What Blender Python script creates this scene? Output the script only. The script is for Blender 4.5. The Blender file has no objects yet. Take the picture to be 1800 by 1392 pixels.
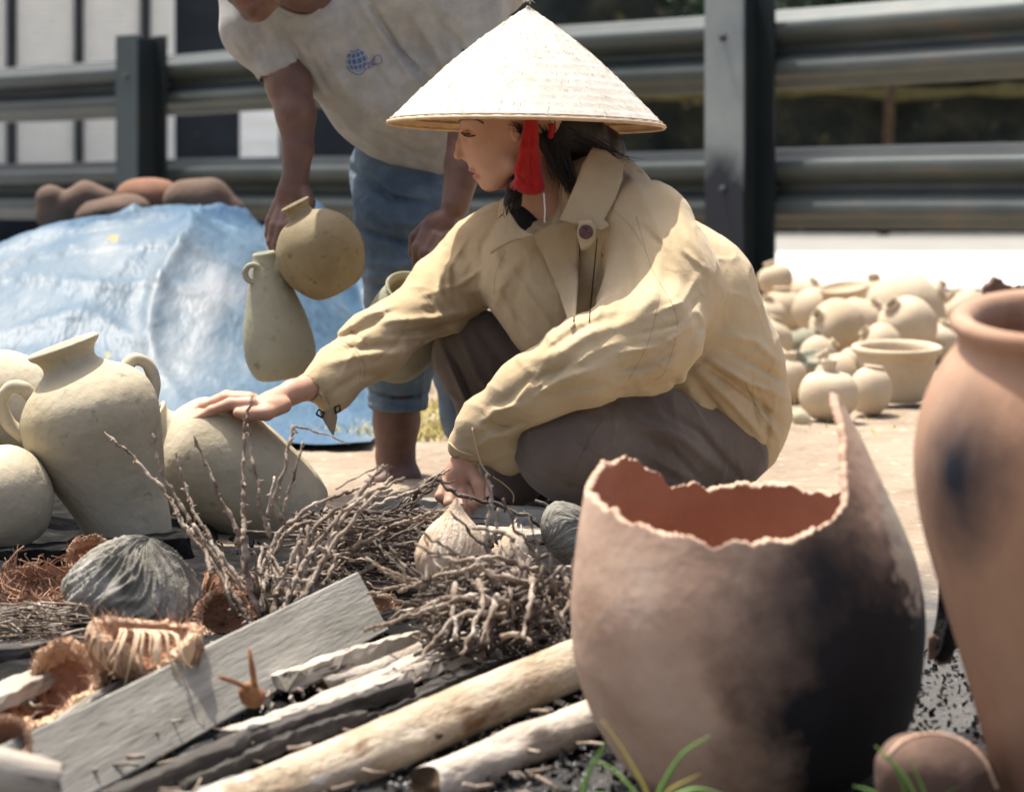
import bpy, bmesh, math, random, time
import numpy as np
from mathutils import Vector, Matrix, Euler
from mathutils.bvhtree import BVHTree
T0 = time.time()
R = math.radians
scn = bpy.context.scene
# ------------------------------------------------------------------ camera, sky, sun, exposure
F, CX, HY, CH = 4400.0, 900.0, 343.0, 0.5        # focal length in photo pixels, centre column, horizon row, eye height
cam = bpy.data.cameras.new('camera'); camo = bpy.data.objects.new('camera', cam)
scn.collection.objects.link(camo); scn.camera = camo
camo.location = (0, 0, CH); camo.rotation_euler = (R(90), 0, 0)
cam.sensor_width = 36; cam.lens = 36*F/1800; cam.shift_y = -(696-HY)/1800
cam.clip_start = 0.1; cam.clip_end = 1500
cam.dof.use_dof = True; cam.dof.focus_distance = 3.4; cam.dof.aperture_fstop = 7.0
SUN_EL, SUN_AZ = R(71), R(312)                     # azimuth: 0 = +Y (away from camera), clockwise to +X
sv = Vector((math.sin(SUN_AZ)*math.cos(SUN_EL), math.cos(SUN_AZ)*math.cos(SUN_EL), math.sin(SUN_EL)))
w = bpy.data.worlds.new('World'); scn.world = w; w.use_nodes = True
nt = w.node_tree; bg = nt.nodes['Background']
sky = nt.nodes.new('ShaderNodeTexSky'); sky.sky_type = 'NISHITA'; sky.sun_disc = False
sky.sun_elevation = SUN_EL; sky.sun_rotation = SUN_AZ; sky.dust_density = 7.0; sky.ozone_density = 0.4
nt.links.new(sky.outputs[0], bg.inputs[0]); bg.inputs[1].default_value = 0.135
sd = bpy.data.lights.new('sun', 'SUN'); sd.energy = 4.6; sd.angle = R(0.6); sd.color = (1.0, 0.94, 0.84)
so = bpy.data.objects.new('sun', sd); scn.collection.objects.link(so)
so.rotation_euler = sv.to_track_quat('Z', 'Y').to_euler(); so.location = (0, 0, 6)
scn.view_settings.view_transform = 'Standard'; scn.view_settings.look = 'None'
scn.view_settings.exposure = 0.64; scn.view_settings.gamma = 1
scn.view_settings.use_curve_mapping = False

# ------------------------------------------------------------------ helpers
COL = scn.collection
def P(px, py, Y): return Vector(((px-CX)/F*Y, Y, CH-(py-HY)/F*Y))
def gz(Y): return 0.06*(Y-3.0) if Y < 3.0 else 0.0
def G(px, py, dz=0.0):
    k = (py-HY)/F                                   # CH - k*Y = gz(Y)+dz
    Y = (CH-dz)/k
    if Y < 3.0: Y = (CH-dz+0.18)/(k+0.06)
    return P(px, py, Y)
WORLD = {}
def wl(o): return WORLD.get(o.name, Vector((0, 0, 0)))
def tag(o, label=None, cat=None, group=None, kind=None):
    if label: o['label'] = label
    if cat: o['category'] = cat
    if group: o['group'] = group
    if kind: o['kind'] = kind
    return o
def empty(name, loc, label=None, cat=None, group=None, rot=None):
    o = bpy.data.objects.new(name, None); COL.objects.link(o); o.location = loc; o.empty_display_size = .05
    if rot: o.rotation_euler = rot
    WORLD[o.name] = Vector(loc); return tag(o, label, cat, group)
def link(name, V, Fc, mat, parent=None, smooth=True, origin=None):
    """V in world metres (or in the parent's frame origin for lathe children)"""
    V = np.asarray(V, dtype=np.float64).reshape(-1, 3)
    if parent is not None: org = np.array(wl(parent))
    elif origin is not None: org = np.array(origin)
    else:
        lo, hi = V.min(0), V.max(0); org = np.array([(lo[0]+hi[0])/2, (lo[1]+hi[1])/2, lo[2]])
    me = bpy.data.meshes.new(name)
    if isinstance(Fc, np.ndarray):
        n, k = Fc.shape
        me.vertices.add(len(V)); me.vertices.foreach_set('co', (V-org).astype(np.float32).ravel())
        me.loops.add(n*k); me.loops.foreach_set('vertex_index', Fc.astype(np.int32).ravel())
        me.polygons.add(n); me.polygons.foreach_set('loop_start', np.arange(0, n*k, k, dtype=np.int32))
        try: me.polygons.foreach_set('loop_total', np.full(n, k, dtype=np.int32))
        except Exception: pass
        me.update(calc_edges=True)
    else:
        me.from_pydata([tuple(v) for v in (V-org)], [], Fc); me.update()
    if smooth: me.polygons.foreach_set('use_smooth', np.ones(len(me.polygons), dtype=bool))
    for m_ in (mat if isinstance(mat, (list, tuple)) else [mat]): me.materials.append(m_)
    o = bpy.data.objects.new(name, me); COL.objects.link(o)
    if parent is not None: o.parent = parent; WORLD[o.name] = Vector(org)
    else: o.location = org; WORLD[o.name] = Vector(org)
    return o
def cat_rom(pts, n):
    pts = np.array(pts, float); m = len(pts)
    if m < 3: return np.array([pts[0]+(pts[-1]-pts[0])*t for t in np.linspace(0, 1, n)])
    q = np.vstack([2*pts[0]-pts[1], pts, 2*pts[-1]-pts[-2]])
    out = []
    for t in np.linspace(0, m-1-1e-6, n):
        i = int(t); u = t-i; a, b, c, d = q[i], q[i+1], q[i+2], q[i+3]
        out.append(.5*((2*b)+(-a+c)*u+(2*a-5*b+4*c-d)*u*u+(-a+3*b-3*c+d)*u**3))
    return np.array(out)
def tube_geo(path, rad, sides=6, V=None, Fc=None, flat=1.0):
    if V is None: V, Fc = [], []
    path = np.array(path, float); n = len(path); base = len(V)
    up = np.array([0.13, -0.4, 0.9])
    for i in range(n):
        t = path[min(i+1, n-1)]-path[max(i-1, 0)]; t = t/(np.linalg.norm(t)+1e-12)
        a = np.cross(t, up); a /= np.linalg.norm(a)+1e-12; b = np.cross(t, a); up = -b if np.dot(-b, up) > 0 else b
        a2 = np.cross(t, up); a2 /= np.linalg.norm(a2)+1e-12; b2 = up/(np.linalg.norm(up)+1e-12)
        r = rad[i] if hasattr(rad, '__len__') else rad
        for s in range(sides):
            th = 2*math.pi*s/sides
            V.append(path[i]+r*(math.cos(th)*a2+flat*math.sin(th)*b2))
    for i in range(n-1):
        for s in range(sides):
            s2 = (s+1) % sides
            Fc.append((base+i*sides+s, base+i*sides+s2, base+(i+1)*sides+s2, base+(i+1)*sides+s))
    Fc.append(tuple(base+s for s in range(sides))[::-1]); Fc.append(tuple(base+(n-1)*sides+s for s in range(sides)))
    return V, Fc
def fix_normals(o):
    bm = bmesh.new(); bm.from_mesh(o.data); bmesh.ops.recalc_face_normals(bm, faces=bm.faces); bm.to_mesh(o.data); bm.free()
def tube(name, path, rad, mat, parent=None, sides=6, flat=1.0, smooth=True):
    V, Fc = tube_geo(path, rad, sides, flat=flat); o = link(name, V, Fc, mat, parent, smooth); fix_normals(o); return o
_rs = np.random.RandomState(5)
def mknoise(seed, n=14):
    rs = np.random.RandomState(seed); d = rs.normal(size=(n, 3)); d /= np.linalg.norm(d, axis=1)[:, None]
    fr = rs.uniform(.55, 1.7, n); ph = rs.uniform(0, 6.28, n); d = d*fr[:, None]
    def f(p, freq=1.0): return np.sin((p*freq*6.28) @ d.T + ph).sum(1)/math.sqrt(n/2)/1.4
    return f
N1, N2, N3 = mknoise(1), mknoise(2), mknoise(3)
_ra, _rb, _rc = mknoise(21, 7), mknoise(22, 7), mknoise(23, 7)
def RG(p, fr=1.0):                                   # crease-like ridges, domain warped
    q = p+.03*np.stack([_ra(p, fr*.5), _rb(p, fr*.5), _rc(p, fr*.5)], 1); a = 1-np.abs(_ra(q, fr)); return np.clip(a, 0, 1)**4-.25
def RG2(p, fr=1.0):
    q = p+.02*np.stack([_rc(p, fr*.6), _ra(p, fr*.6), _rb(p, fr*.6)], 1); a = 1-np.abs(_rb(q, fr)); return np.clip(a, 0, 1)**5-.2

# ------------------------------------------------------------------ materials
def mat(name, cols, scale=6, detail=6, rough=.85, bump=.3, bscale=60, bdist=.003, stretch=(1, 1, 1), spots=None, stains=(),
        spec=.3, sheen=0, sss=0, bump2=None, wave=None, metallic=0, rand=True, attr=None, crisp=None, nrough=.6, coat=0):
    m = bpy.data.materials.new(name); m.use_nodes = True; t = m.node_tree; N = t.nodes; L = t.links
    bs = N['Principled BSDF']; bs.inputs['Roughness'].default_value = rough
    bs.inputs['Specular IOR Level'].default_value = spec; bs.inputs['Metallic'].default_value = metallic
    if sheen: bs.inputs['Sheen Weight'].default_value = sheen; bs.inputs['Sheen Roughness'].default_value = .5
    if coat: bs.inputs['Coat Weight'].default_value = coat; bs.inputs['Coat Roughness'].default_value = .25
    if sss:
        bs.inputs['Subsurface Weight'].default_value = sss; bs.inputs['Subsurface Radius'].default_value = (.9, .35, .2)
        bs.inputs['Subsurface Scale'].default_value = .012
    tc = N.new('ShaderNodeTexCoord'); vec = tc.outputs['Object']; raw = vec
    if rand:
        oi = N.new('ShaderNodeObjectInfo'); mu = N.new('ShaderNodeVectorMath'); mu.operation = 'MULTIPLY_ADD'
        L.new(oi.outputs['Random'], mu.inputs[0]); mu.inputs[1].default_value = (7, 13, 5); L.new(vec, mu.inputs[2]); vec = mu.outputs[0]
    mp = N.new('ShaderNodeMapping'); L.new(vec, mp.inputs[0]); mp.inputs['Scale'].default_value = stretch
    def noise(sc, de=6, ro=.6, v=None):
        n = N.new('ShaderNodeTexNoise'); n.inputs['Scale'].default_value = sc; n.inputs['Detail'].default_value = de
        n.inputs['Roughness'].default_value = ro; L.new(v or mp.outputs[0], n.inputs['Vector']); return n.outputs[0]
    def ramp(inp, stops):
        r = N.new('ShaderNodeValToRGB'); L.new(inp, r.inputs[0]); e = r.color_ramp.elements
        while len(e) < len(stops): e.new(.5)
        for x, (p, c) in zip(e, stops): x.position = p; x.color = (*c, 1) if len(c) == 3 else c
        return r.outputs[0]
    def mix(fac, a, b):
        x = N.new('ShaderNodeMix'); x.data_type = 'RGBA'
        if isinstance(fac, float): x.inputs[0].default_value = fac
        else: L.new(fac, x.inputs[0])
        for i, v in ((6, a), (7, b)):
            if isinstance(v, tuple): x.inputs[i].default_value = (*v, 1)
            else: L.new(v, x.inputs[i])
        return x.outputs[2]
    k = len(cols); base = ramp(noise(scale, detail, nrough), [(.3+.4*i/max(1, k-1), c) for i, c in enumerate(cols)])
    if spots:
        for (c, sc, lo, hi) in spots:
            f = ramp(noise(sc, 5), [(lo, (0, 0, 0)), (hi, (1, 1, 1))]); base = mix(f, base, c)
    for (cen, rad, c, soft, na, ns) in stains:
        s1 = N.new('ShaderNodeVectorMath'); s1.operation = 'SUBTRACT'; L.new(raw, s1.inputs[0]); s1.inputs[1].default_value = cen
        s2 = N.new('ShaderNodeVectorMath'); s2.operation = 'DIVIDE'; L.new(s1.outputs[0], s2.inputs[0]); s2.inputs[1].default_value = rad
        s3 = N.new('ShaderNodeVectorMath'); s3.operation = 'LENGTH'; L.new(s2.outputs[0], s3.inputs[0])
        nn = noise(ns, 7, .62, raw); a = N.new('ShaderNodeMath'); a.operation = 'MULTIPLY_ADD'; L.new(nn, a.inputs[0]); a.inputs[1].default_value = na
        L.new(s3.outputs['Value'], a.inputs[2])
        b = N.new('ShaderNodeMath'); b.operation = 'SUBTRACT'; L.new(a.outputs[0], b.inputs[0]); b.inputs[1].default_value = na*.5
        f = ramp(b.outputs[0], [(max(0, .6-soft), (1, 1, 1)), (.6+soft*.6, (0, 0, 0))]); base = mix(f, base, c)
    if attr:
        at = N.new('ShaderNodeAttribute'); at.attribute_name = 'tint'; base = mix(at.outputs['Fac'], base, attr)
    L.new(base, bs.inputs['Base Color'])
    h = noise(bscale, 5)
    bm = N.new('ShaderNodeBump'); bm.inputs['Strength'].default_value = bump; bm.inputs['Distance'].default_value = bdist; L.new(h, bm.inputs['Height'])
    last = bm
    if bump2:
        b2 = N.new('ShaderNodeBump'); b2.inputs['Strength'].default_value = bump2[1]; b2.inputs['Distance'].default_value = bump2[2]
        L.new(noise(bump2[0], 3), b2.inputs['Height']); L.new(last.outputs[0], b2.inputs['Normal']); last = b2
    if wave:
        wv = N.new('ShaderNodeTexWave'); wv.inputs['Scale'].default_value = wave[0]; wv.inputs['Distortion'].default_value = wave[2]
        wv.inputs['Detail'].default_value = 3; wv.bands_direction = wave[1]; L.new(mp.outputs[0], wv.inputs['Vector'])
        b3 = N.new('ShaderNodeBump'); b3.inputs['Strength'].default_value = wave[3]; b3.inputs['Distance'].default_value = wave[4]
        L.new(wv.outputs['Fac'], b3.inputs['Height']); L.new(last.outputs[0], b3.inputs['Normal']); last = b3
    L.new(last.outputs[0], bs.inputs['Normal'])
    return m
m_clay = mat('pale_raw_clay', [(.36, .305, .20), (.49, .43, .31), (.57, .515, .395)], 5, 9, .8, .6, 70, .0025, spots=[((.30, .27, .19), 38, .62, .72), ((.16, .14, .10), 120, .70, .76)], bump2=(14, .5, .01), spec=.25)
m_clay_g = mat('grey_damp_clay', [(.22, .215, .155), (.30, .295, .22), (.36, .35, .265)], 7, 8, .75, .4, 110, .002, spots=[((.18, .17, .12), 45, .6, .72)], bump2=(16, .4, .008))
m_clay_b = mat('brown_green_clay', [(.16, .125, .07), (.235, .19, .11), (.30, .25, .155)], 9, 8, .75, .4, 110, .002, spots=[((.13, .10, .05), 60, .6, .72)], bump2=(16, .4, .006))
m_clay_y = mat('sunny_yellow_clay', [(.42, .33, .22), (.51, .42, .30), (.57, .49, .37)], 5, 6, .85, .4, 60, .003)
m_ground = mat('sandy_dirt', [(.20, .15, .105), (.29, .23, .17), (.37, .305, .23)], 3.0, 10, .95, .8, 40, .01, spots=[((.20, .16, .10), 9, .58, .70), ((.50, .45, .37), 30, .6, .72)],
               stains=[((0, 2.3, 0), (4.5, 1.7, 1), (.085, .083, .08), .16, .6, 3.0), ((-.3, 2.8, 0), (.9, 1.3, 1), (.02, .02, .02), .25, .9, 5.0)], rand=False, nrough=.7)
m_conc = mat('pale_concrete', [(.50, .485, .46), (.58, .57, .55)], 2, 6, .9, .2, 20, .01, rand=False)
m_road = mat('grey_asphalt', [(.20, .20, .19), (.27, .27, .25)], 2, 6, .9, .3, 20, .01, rand=False)
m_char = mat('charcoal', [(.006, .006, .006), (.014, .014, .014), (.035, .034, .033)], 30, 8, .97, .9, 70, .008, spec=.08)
m_ash = mat('white_ash', [(.10, .10, .10), (.28, .27, .26), (.52, .50, .48)], 22, 8, .95, .9, 90, .006)
wood = lambda n, c, **k: mat(n, c, 5, 9, .88, .5, 26, .003, stretch=(1, 9, 9), nrough=.7, **k)
m_plank = wood('weathered_plank', [(.20, .19, .165), (.30, .29, .255), (.38, .365, .325)], spots=[((.10, .09, .075), 14, .66, .74), ((.52, .50, .46), 22, .66, .74)])
m_board_l = wood('sun_bleached_board', [(.22, .18, .14), (.38, .34, .285), (.50, .46, .40)], spots=[((.06, .05, .045), 9, .60, .66)])
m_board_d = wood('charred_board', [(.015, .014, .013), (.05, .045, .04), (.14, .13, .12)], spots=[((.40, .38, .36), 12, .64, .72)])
m_log = mat('peeled_log', [(.26, .185, .11), (.44, .36, .26), (.54, .48, .39)], 9, 9, .85, .9, 60, .003, stretch=(1, 2.5, 2.5), nrough=.7, bump2=(11, 1, .008), spots=[((.20, .12, .065), 8, .58, .66), ((.60, .56, .50), 12, .60, .68), ((.05, .035, .025), 30, .66, .71)])
m_log2 = mat('pale_bark_log', [(.32, .26, .20), (.47, .42, .36), (.56, .52, .47)], 9, 9, .85, .9, 60, .003, stretch=(1, 2.2, 2.2), nrough=.7, bump2=(12, 1, .007), spots=[((.22, .14, .09), 10, .60, .70), ((.05, .035, .03), 34, .67, .72)])
m_endgrain = mat('log_end_grain', [(.05, .03, .02), (.14, .09, .05)], 20, 6, .9, .8, 60, .004)
m_twig = mat('dry_twig', [(.08, .055, .04), (.28, .22, .17), (.54, .48, .41)], 28, 8, .85, 1.0, 160, .003, bump2=(60, .8, .004))
m_twig_d = mat('dark_twig', [(.04, .03, .028), (.11, .085, .07), (.26, .22, .18)], 28, 8, .85, 1.0, 160, .003)
m_nut = mat('grey_shrivelled_husk', [(.09, .085, .07), (.25, .24, .205), (.42, .40, .35)], 12, 8, .9, .8, 90, .004, spots=[((.42, .40, .37), 8, .64, .74)])
m_nut_p = mat('pale_dry_husk', [(.42, .29, .19), (.62, .49, .36), (.72, .62, .50)], 8, 8, .85, .8, 80, .004, stretch=(4, 4, 1))
m_husk_o = mat('orange_fibre_husk', [(.44, .24, .135), (.60, .39, .25), (.68, .51, .37)], 14, 8, .95, 1.0, 110, .005, spots=[((.25, .08, .03), 20, .62, .72)])
m_husk_s = mat('pale_husk_skin', [(.50, .30, .17), (.62, .45, .30), (.60, .53, .33)], 6, 8, .7, .6, 60, .004)
m_husk_i = mat('dark_husk_inside', [(.28, .125, .07), (.46, .25, .15)], 14, 8, .9, 1.0, 110, .004)
m_fibre = mat('coir_fibre', [(.16, .08, .05), (.34, .20, .13), (.46, .31, .22)], 20, 4, .9, .4, 100, .002)
m_terra_i = mat('terracotta_inside', [(.36, .17, .10), (.50, .27, .175)], 9, 8, .9, .6, 50, .003)
m_terra_e = mat('broken_terracotta_edge', [(.52, .33, .23), (.64, .47, .36)], 30, 8, .95, 1.0, 90, .004)
m_steel = mat('galvanised_steel', [(.062, .080, .082), (.105, .124, .123)], 3, 7, .55, .3, 14, .004, stretch=(1, 1, 3), metallic=.25, spots=[((.13, .11, .09), 3, .58, .7)], spec=.5)
m_steel_d = mat('shade_toned_steel', [(.012, .020, .024), (.025, .037, .042)], 2, 7, .6, .3, 14, .004, spec=.4)  # shade on the left rails put into the steel colour
m_wallfar = mat('mossy_dark_stone', [(.008, .012, .012), (.03, .035, .03), (.075, .07, .045)], 1.6, 9, .95, 1, 6, .05, spots=[((.24, .20, .10), 2.2, .62, .70), ((.30, .32, .30), 2.8, .68, .72)], rand=False)
m_wallbl = mat('dark_blue_facade', [(.010, .014, .020), (.022, .028, .036)], 2, 7, .9, .5, 6, .03, spots=[((.16, .15, .06), 1.7, .68, .71)], rand=False)
m_white = mat('white_louvre_paint', [(.74, .76, .75), (.84, .85, .83)], 3, 4, .7, .1, 20, .002)
m_jacket = mat('cream_canvas', [(.455, .345, .20), (.52, .405, .245), (.57, .455, .29)], 5, 6, .88, .5, 700, .0006, sheen=.15, bump2=(45, .45, .004), spec=.2)
m_jacket_in = mat('cream_canvas_lining', [(.28, .21, .12), (.33, .25, .15)], 6, 5, .9, .3, 300, .001)
m_trous = mat('brown_grey_cotton', [(.088, .066, .052), (.122, .094, .076), (.152, .120, .099)], 6, 6, .85, .4, 500, .0008, sheen=.25, bump2=(30, .5, .005))
m_seam = mat('tan_stitching', [(.26, .18, .09), (.32, .23, .12)], 80, 3, .9, .8, 500, .001)
m_seamd = mat('dark_seam_gap', [(.05, .035, .02), (.09, .06, .03)], 80, 3, .9, .2, 500, .001)
m_tee = mat('grey_marl_jersey', [(.225, .23, .228), (.275, .28, .275), (.33, .335, .33)], 30, 8, .92, .4, 500, .0008, sheen=.2, bump2=(120, .25, .001), spots=[((.18, .155, .125), 5, .66, .8)])
m_denim = mat('faded_denim', [(.040, .066, .098), (.082, .122, .165), (.17, .215, .26)], 8, 8, .9, .6, 500, .001, bump2=(40, .6, .006))
m_black = mat('black_cloth', [(.010, .010, .012), (.02, .02, .024)], 10, 4, .8, .3, 200, .001)
m_skin = mat('warm_skin', [(.46, .25, .17), (.54, .31, .215), (.57, .345, .245)], 14, 6, .55, .25, 420, .0006, sss=.12, spec=.4, attr=(.42, .13, .10))
m_skin_h = mat('tanned_skin', [(.075, .038, .029), (.115, .060, .045), (.16, .088, .066)], 16, 6, .5, .35, 260, .001, sss=.08, spec=.4, attr=(.20, .07, .06))
m_hair = mat('black_hair', [(.006, .005, .005), (.014, .010, .009)], 50, 3, .38, .6, 300, .002, stretch=(1, 1, 8), spec=.5)
m_red = mat('red_cotton', [(.33, .006, .006), (.43, .010, .009)], 8, 5, .75, .4, 600, .0008, sheen=.2)
m_hat = mat('palm_leaf_straw', [(.46, .42, .36), (.545, .51, .45), (.60, .57, .52)], 26, 8, .75, .6, 160, .0015, spots=[((.36, .30, .22), 60, .60, .76)], wave=(1.0, 'X', 0, 0, .001))
m_hat_in = mat('straw_inside', [(.42, .27, .15), (.55, .38, .22)], 30, 6, .85, .6, 160, .002)
m_rim = mat('bamboo_hoop', [(.45, .30, .17), (.60, .45, .29)], 60, 6, .7, .6, 200, .001)
m_button = mat('brown_horn_button', [(.03, .010, .012), (.12, .035, .035)], 120, 4, .25, .1, 200, .0004, spec=.6)
m_eye = mat('dark_eye', [(.01, .007, .006), (.02, .012, .01)], 50, 2, .2, .0, 100, .001)
m_grass = mat('green_grass', [(.05, .14, .03), (.12, .25, .05), (.22, .34, .10)], 12, 3, .6, .2, 50, .001, rand=True)
m_grassy = mat('yellow_grass_blade', [(.30, .27, .05), (.45, .40, .09)], 12, 3, .6, .2, 50, .001)
m_dry = mat('yellow_dry_grass', [(.30, .25, .08), (.45, .38, .15), (.36, .38, .12)], 8, 5, .9, .2, 50, .001, rand=False)
m_blue = mat('blue_print', [(.02, .09, .26), (.03, .12, .32)], 40, 3, .8, .1, 200, .0005)
m_violet = mat('violet_print', [(.05, .05, .25), (.07, .06, .30)], 40, 3, .8, .1, 200, .0005)
print('materials', time.time()-T0)

# ------------------------------------------------------------------ signed distance modelling
def px2m(r, Y): return r*Y/F
class Body:
    def __init__(s): s.ops = []; s.lo = np.full(3, 1e9); s.hi = np.full(3, -1e9); s.folds = []; s.noise = []
    def _b(s, p, r): s.lo = np.minimum(s.lo, p-r); s.hi = np.maximum(s.hi, p+r)
    def chain(s, pts, k=12, op='+', flat=None):
        """pts: (px,py,Y,r_px) round cones"""
        a = [(np.array(P(x, y, Y)), px2m(r, Y)) for x, y, Y, r in pts]
        if op == '+':
            for p, r in a: s._b(p, r*1.15+.004)
        for (p, r), (q, t) in zip(a[:-1], a[1:]): s.ops.append((op, 'c', (p, q, r, t), k/1114))
        if len(a) == 1: s.ops.append((op, 'c', (a[0][0], a[0][0]+np.array([1e-5, 0, 0]), a[0][1], a[0][1]), k/1114))
        return s
    def ell(s, px, py, Y, rx, ry, rz_depth, k=12, op='+', rot=0, rotz=0):
        """rx,ry image radii in px, rz_depth depth radius in px; rot in-plane degrees (clockwise)"""
        c = np.array(P(px, py, Y)); rr = np.array([px2m(rx, Y), px2m(rz_depth, Y), px2m(ry, Y)])
        M = np.array(Matrix.Rotation(R(rotz), 3, 'Z') @ Matrix.Rotation(R(rot), 3, 'Y'))
        if op == '+': s._b(c, rr.max()*1.05)
        s.ops.append((op, 'e', (c, rr, M), k/1114)); return s
    def plane(s, p, n, k=3):
        s.ops.append(('-', 'p', (np.array(p, float), np.array(n, float)/np.linalg.norm(n)), k/1114)); return s
    def fold(s, pts, w, amp, ymax=99, ymin=-99, kind='g'): s.folds.append((np.array(pts, float), w, amp, ymax, ymin, kind)); return s
    def val1(s, p, o):
        t = Body(); t.ops = [('+', o[1], o[2], 0)]; return t(p[None], False)[0]
    def culled(s, c, rad):
        vs = [s.val1(c, o) for o in s.ops]; pos = [v for v, o in zip(vs, s.ops) if o[0] == '+']; m = min(pos)
        t = Body(); t.folds = s.folds; t.noise = s.noise
        t.ops = [o for v, o in zip(vs, s.ops) if (o[0] == '+' and v < m+2.4*rad+o[3]+.03) or (o[0] == '-' and v < 1.4*rad+o[3]+.03)]
        return t
    def __call__(s, p, fine=True):
        d = np.full(len(p), 9.0, dtype=np.float64)
        for op, ty, a, k in s.ops:
            if ty == 'c':
                A, B, r1, r2 = a; ba = B-A; pa = p-A; h = np.clip(pa@ba/(ba@ba), 0, 1)
                h = h*h*(3-2*h)*.5+h*.5
                q = pa-h[:, None]*ba; v = np.sqrt((q*q).sum(1))-(r1+(r2-r1)*h)
            elif ty == 'e':
                c, rr, M = a; q = (p-c)@M; k0 = np.sqrt(((q/rr)**2).sum(1)); k1 = np.sqrt(((q/(rr*rr))**2).sum(1))+1e-9; v = k0*(k0-1)/k1
            else: v = -((p-a[0])@a[1])
            if op == '+':
                if k > 0: h = np.clip(.5+.5*(v-d)/k, 0, 1); d = v+(d-v)*h-k*h*(1-h)
                else: d = np.minimum(d, v)
            else:
                v = -v
                if k > 0: h = np.clip(.5-.5*(v-d)/k, 0, 1); d = v+(d-v)*h+k*h*(1-h)
                else: d = np.maximum(d, v)
        if fine:
            near = np.abs(d) < .03
            if s.folds and near.any():
                pn = p[near]; x = CX+pn[:, 0]/pn[:, 1]*F; y = HY+(CH-pn[:, 2])/pn[:, 1]*F; acc = np.zeros(len(pn))
                xy = np.stack([x, y], 1)
                for pts, w_, amp, ymax, ymin, kind in s.folds:
                    lo = pts.min(0)-3*w_; hi = pts.max(0)+3*w_
                    ix = np.where((x > lo[0]) & (x < hi[0]) & (y > lo[1]) & (y < hi[1]) & (pn[:, 1] < ymax) & (pn[:, 1] > ymin))[0]
                    if not len(ix): continue
                    q = xy[ix]; best = np.full(len(ix), 1e9); sg = np.zeros(len(ix)); tt = np.zeros(len(ix)); ns = len(pts)-1
                    for i in range(ns):
                        ab = pts[i+1]-pts[i]; ap = q-pts[i]; h = np.clip(ap@ab/(ab@ab+1e-9), 0, 1); e = ap-h[:, None]*ab; dd = np.sqrt((e*e).sum(1))
                        cr = (ab[0]*ap[:, 1]-ab[1]*ap[:, 0])/(np.linalg.norm(ab)+1e-9); m_ = dd < best
                        best[m_] = dd[m_]; sg[m_] = cr[m_]; tt[m_] = ((i+h)/ns)[m_]
                    env = np.sqrt(np.clip(np.sin(np.pi*np.clip(tt, .02, .98)), 0, 1)); g = np.exp(-(best/w_)**2)
                    if kind == 'g': acc[ix] += amp*env*g
                    else: acc[ix] += amp*env*(sg/w_)*1.6*g
                d[near] -= acc*pn[:, 1]/F
            for fn, fr, am, st in s.noise:
                if near.any(): d[near] -= fn(p[near]*np.array(st), fr)*am
        return d
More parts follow.
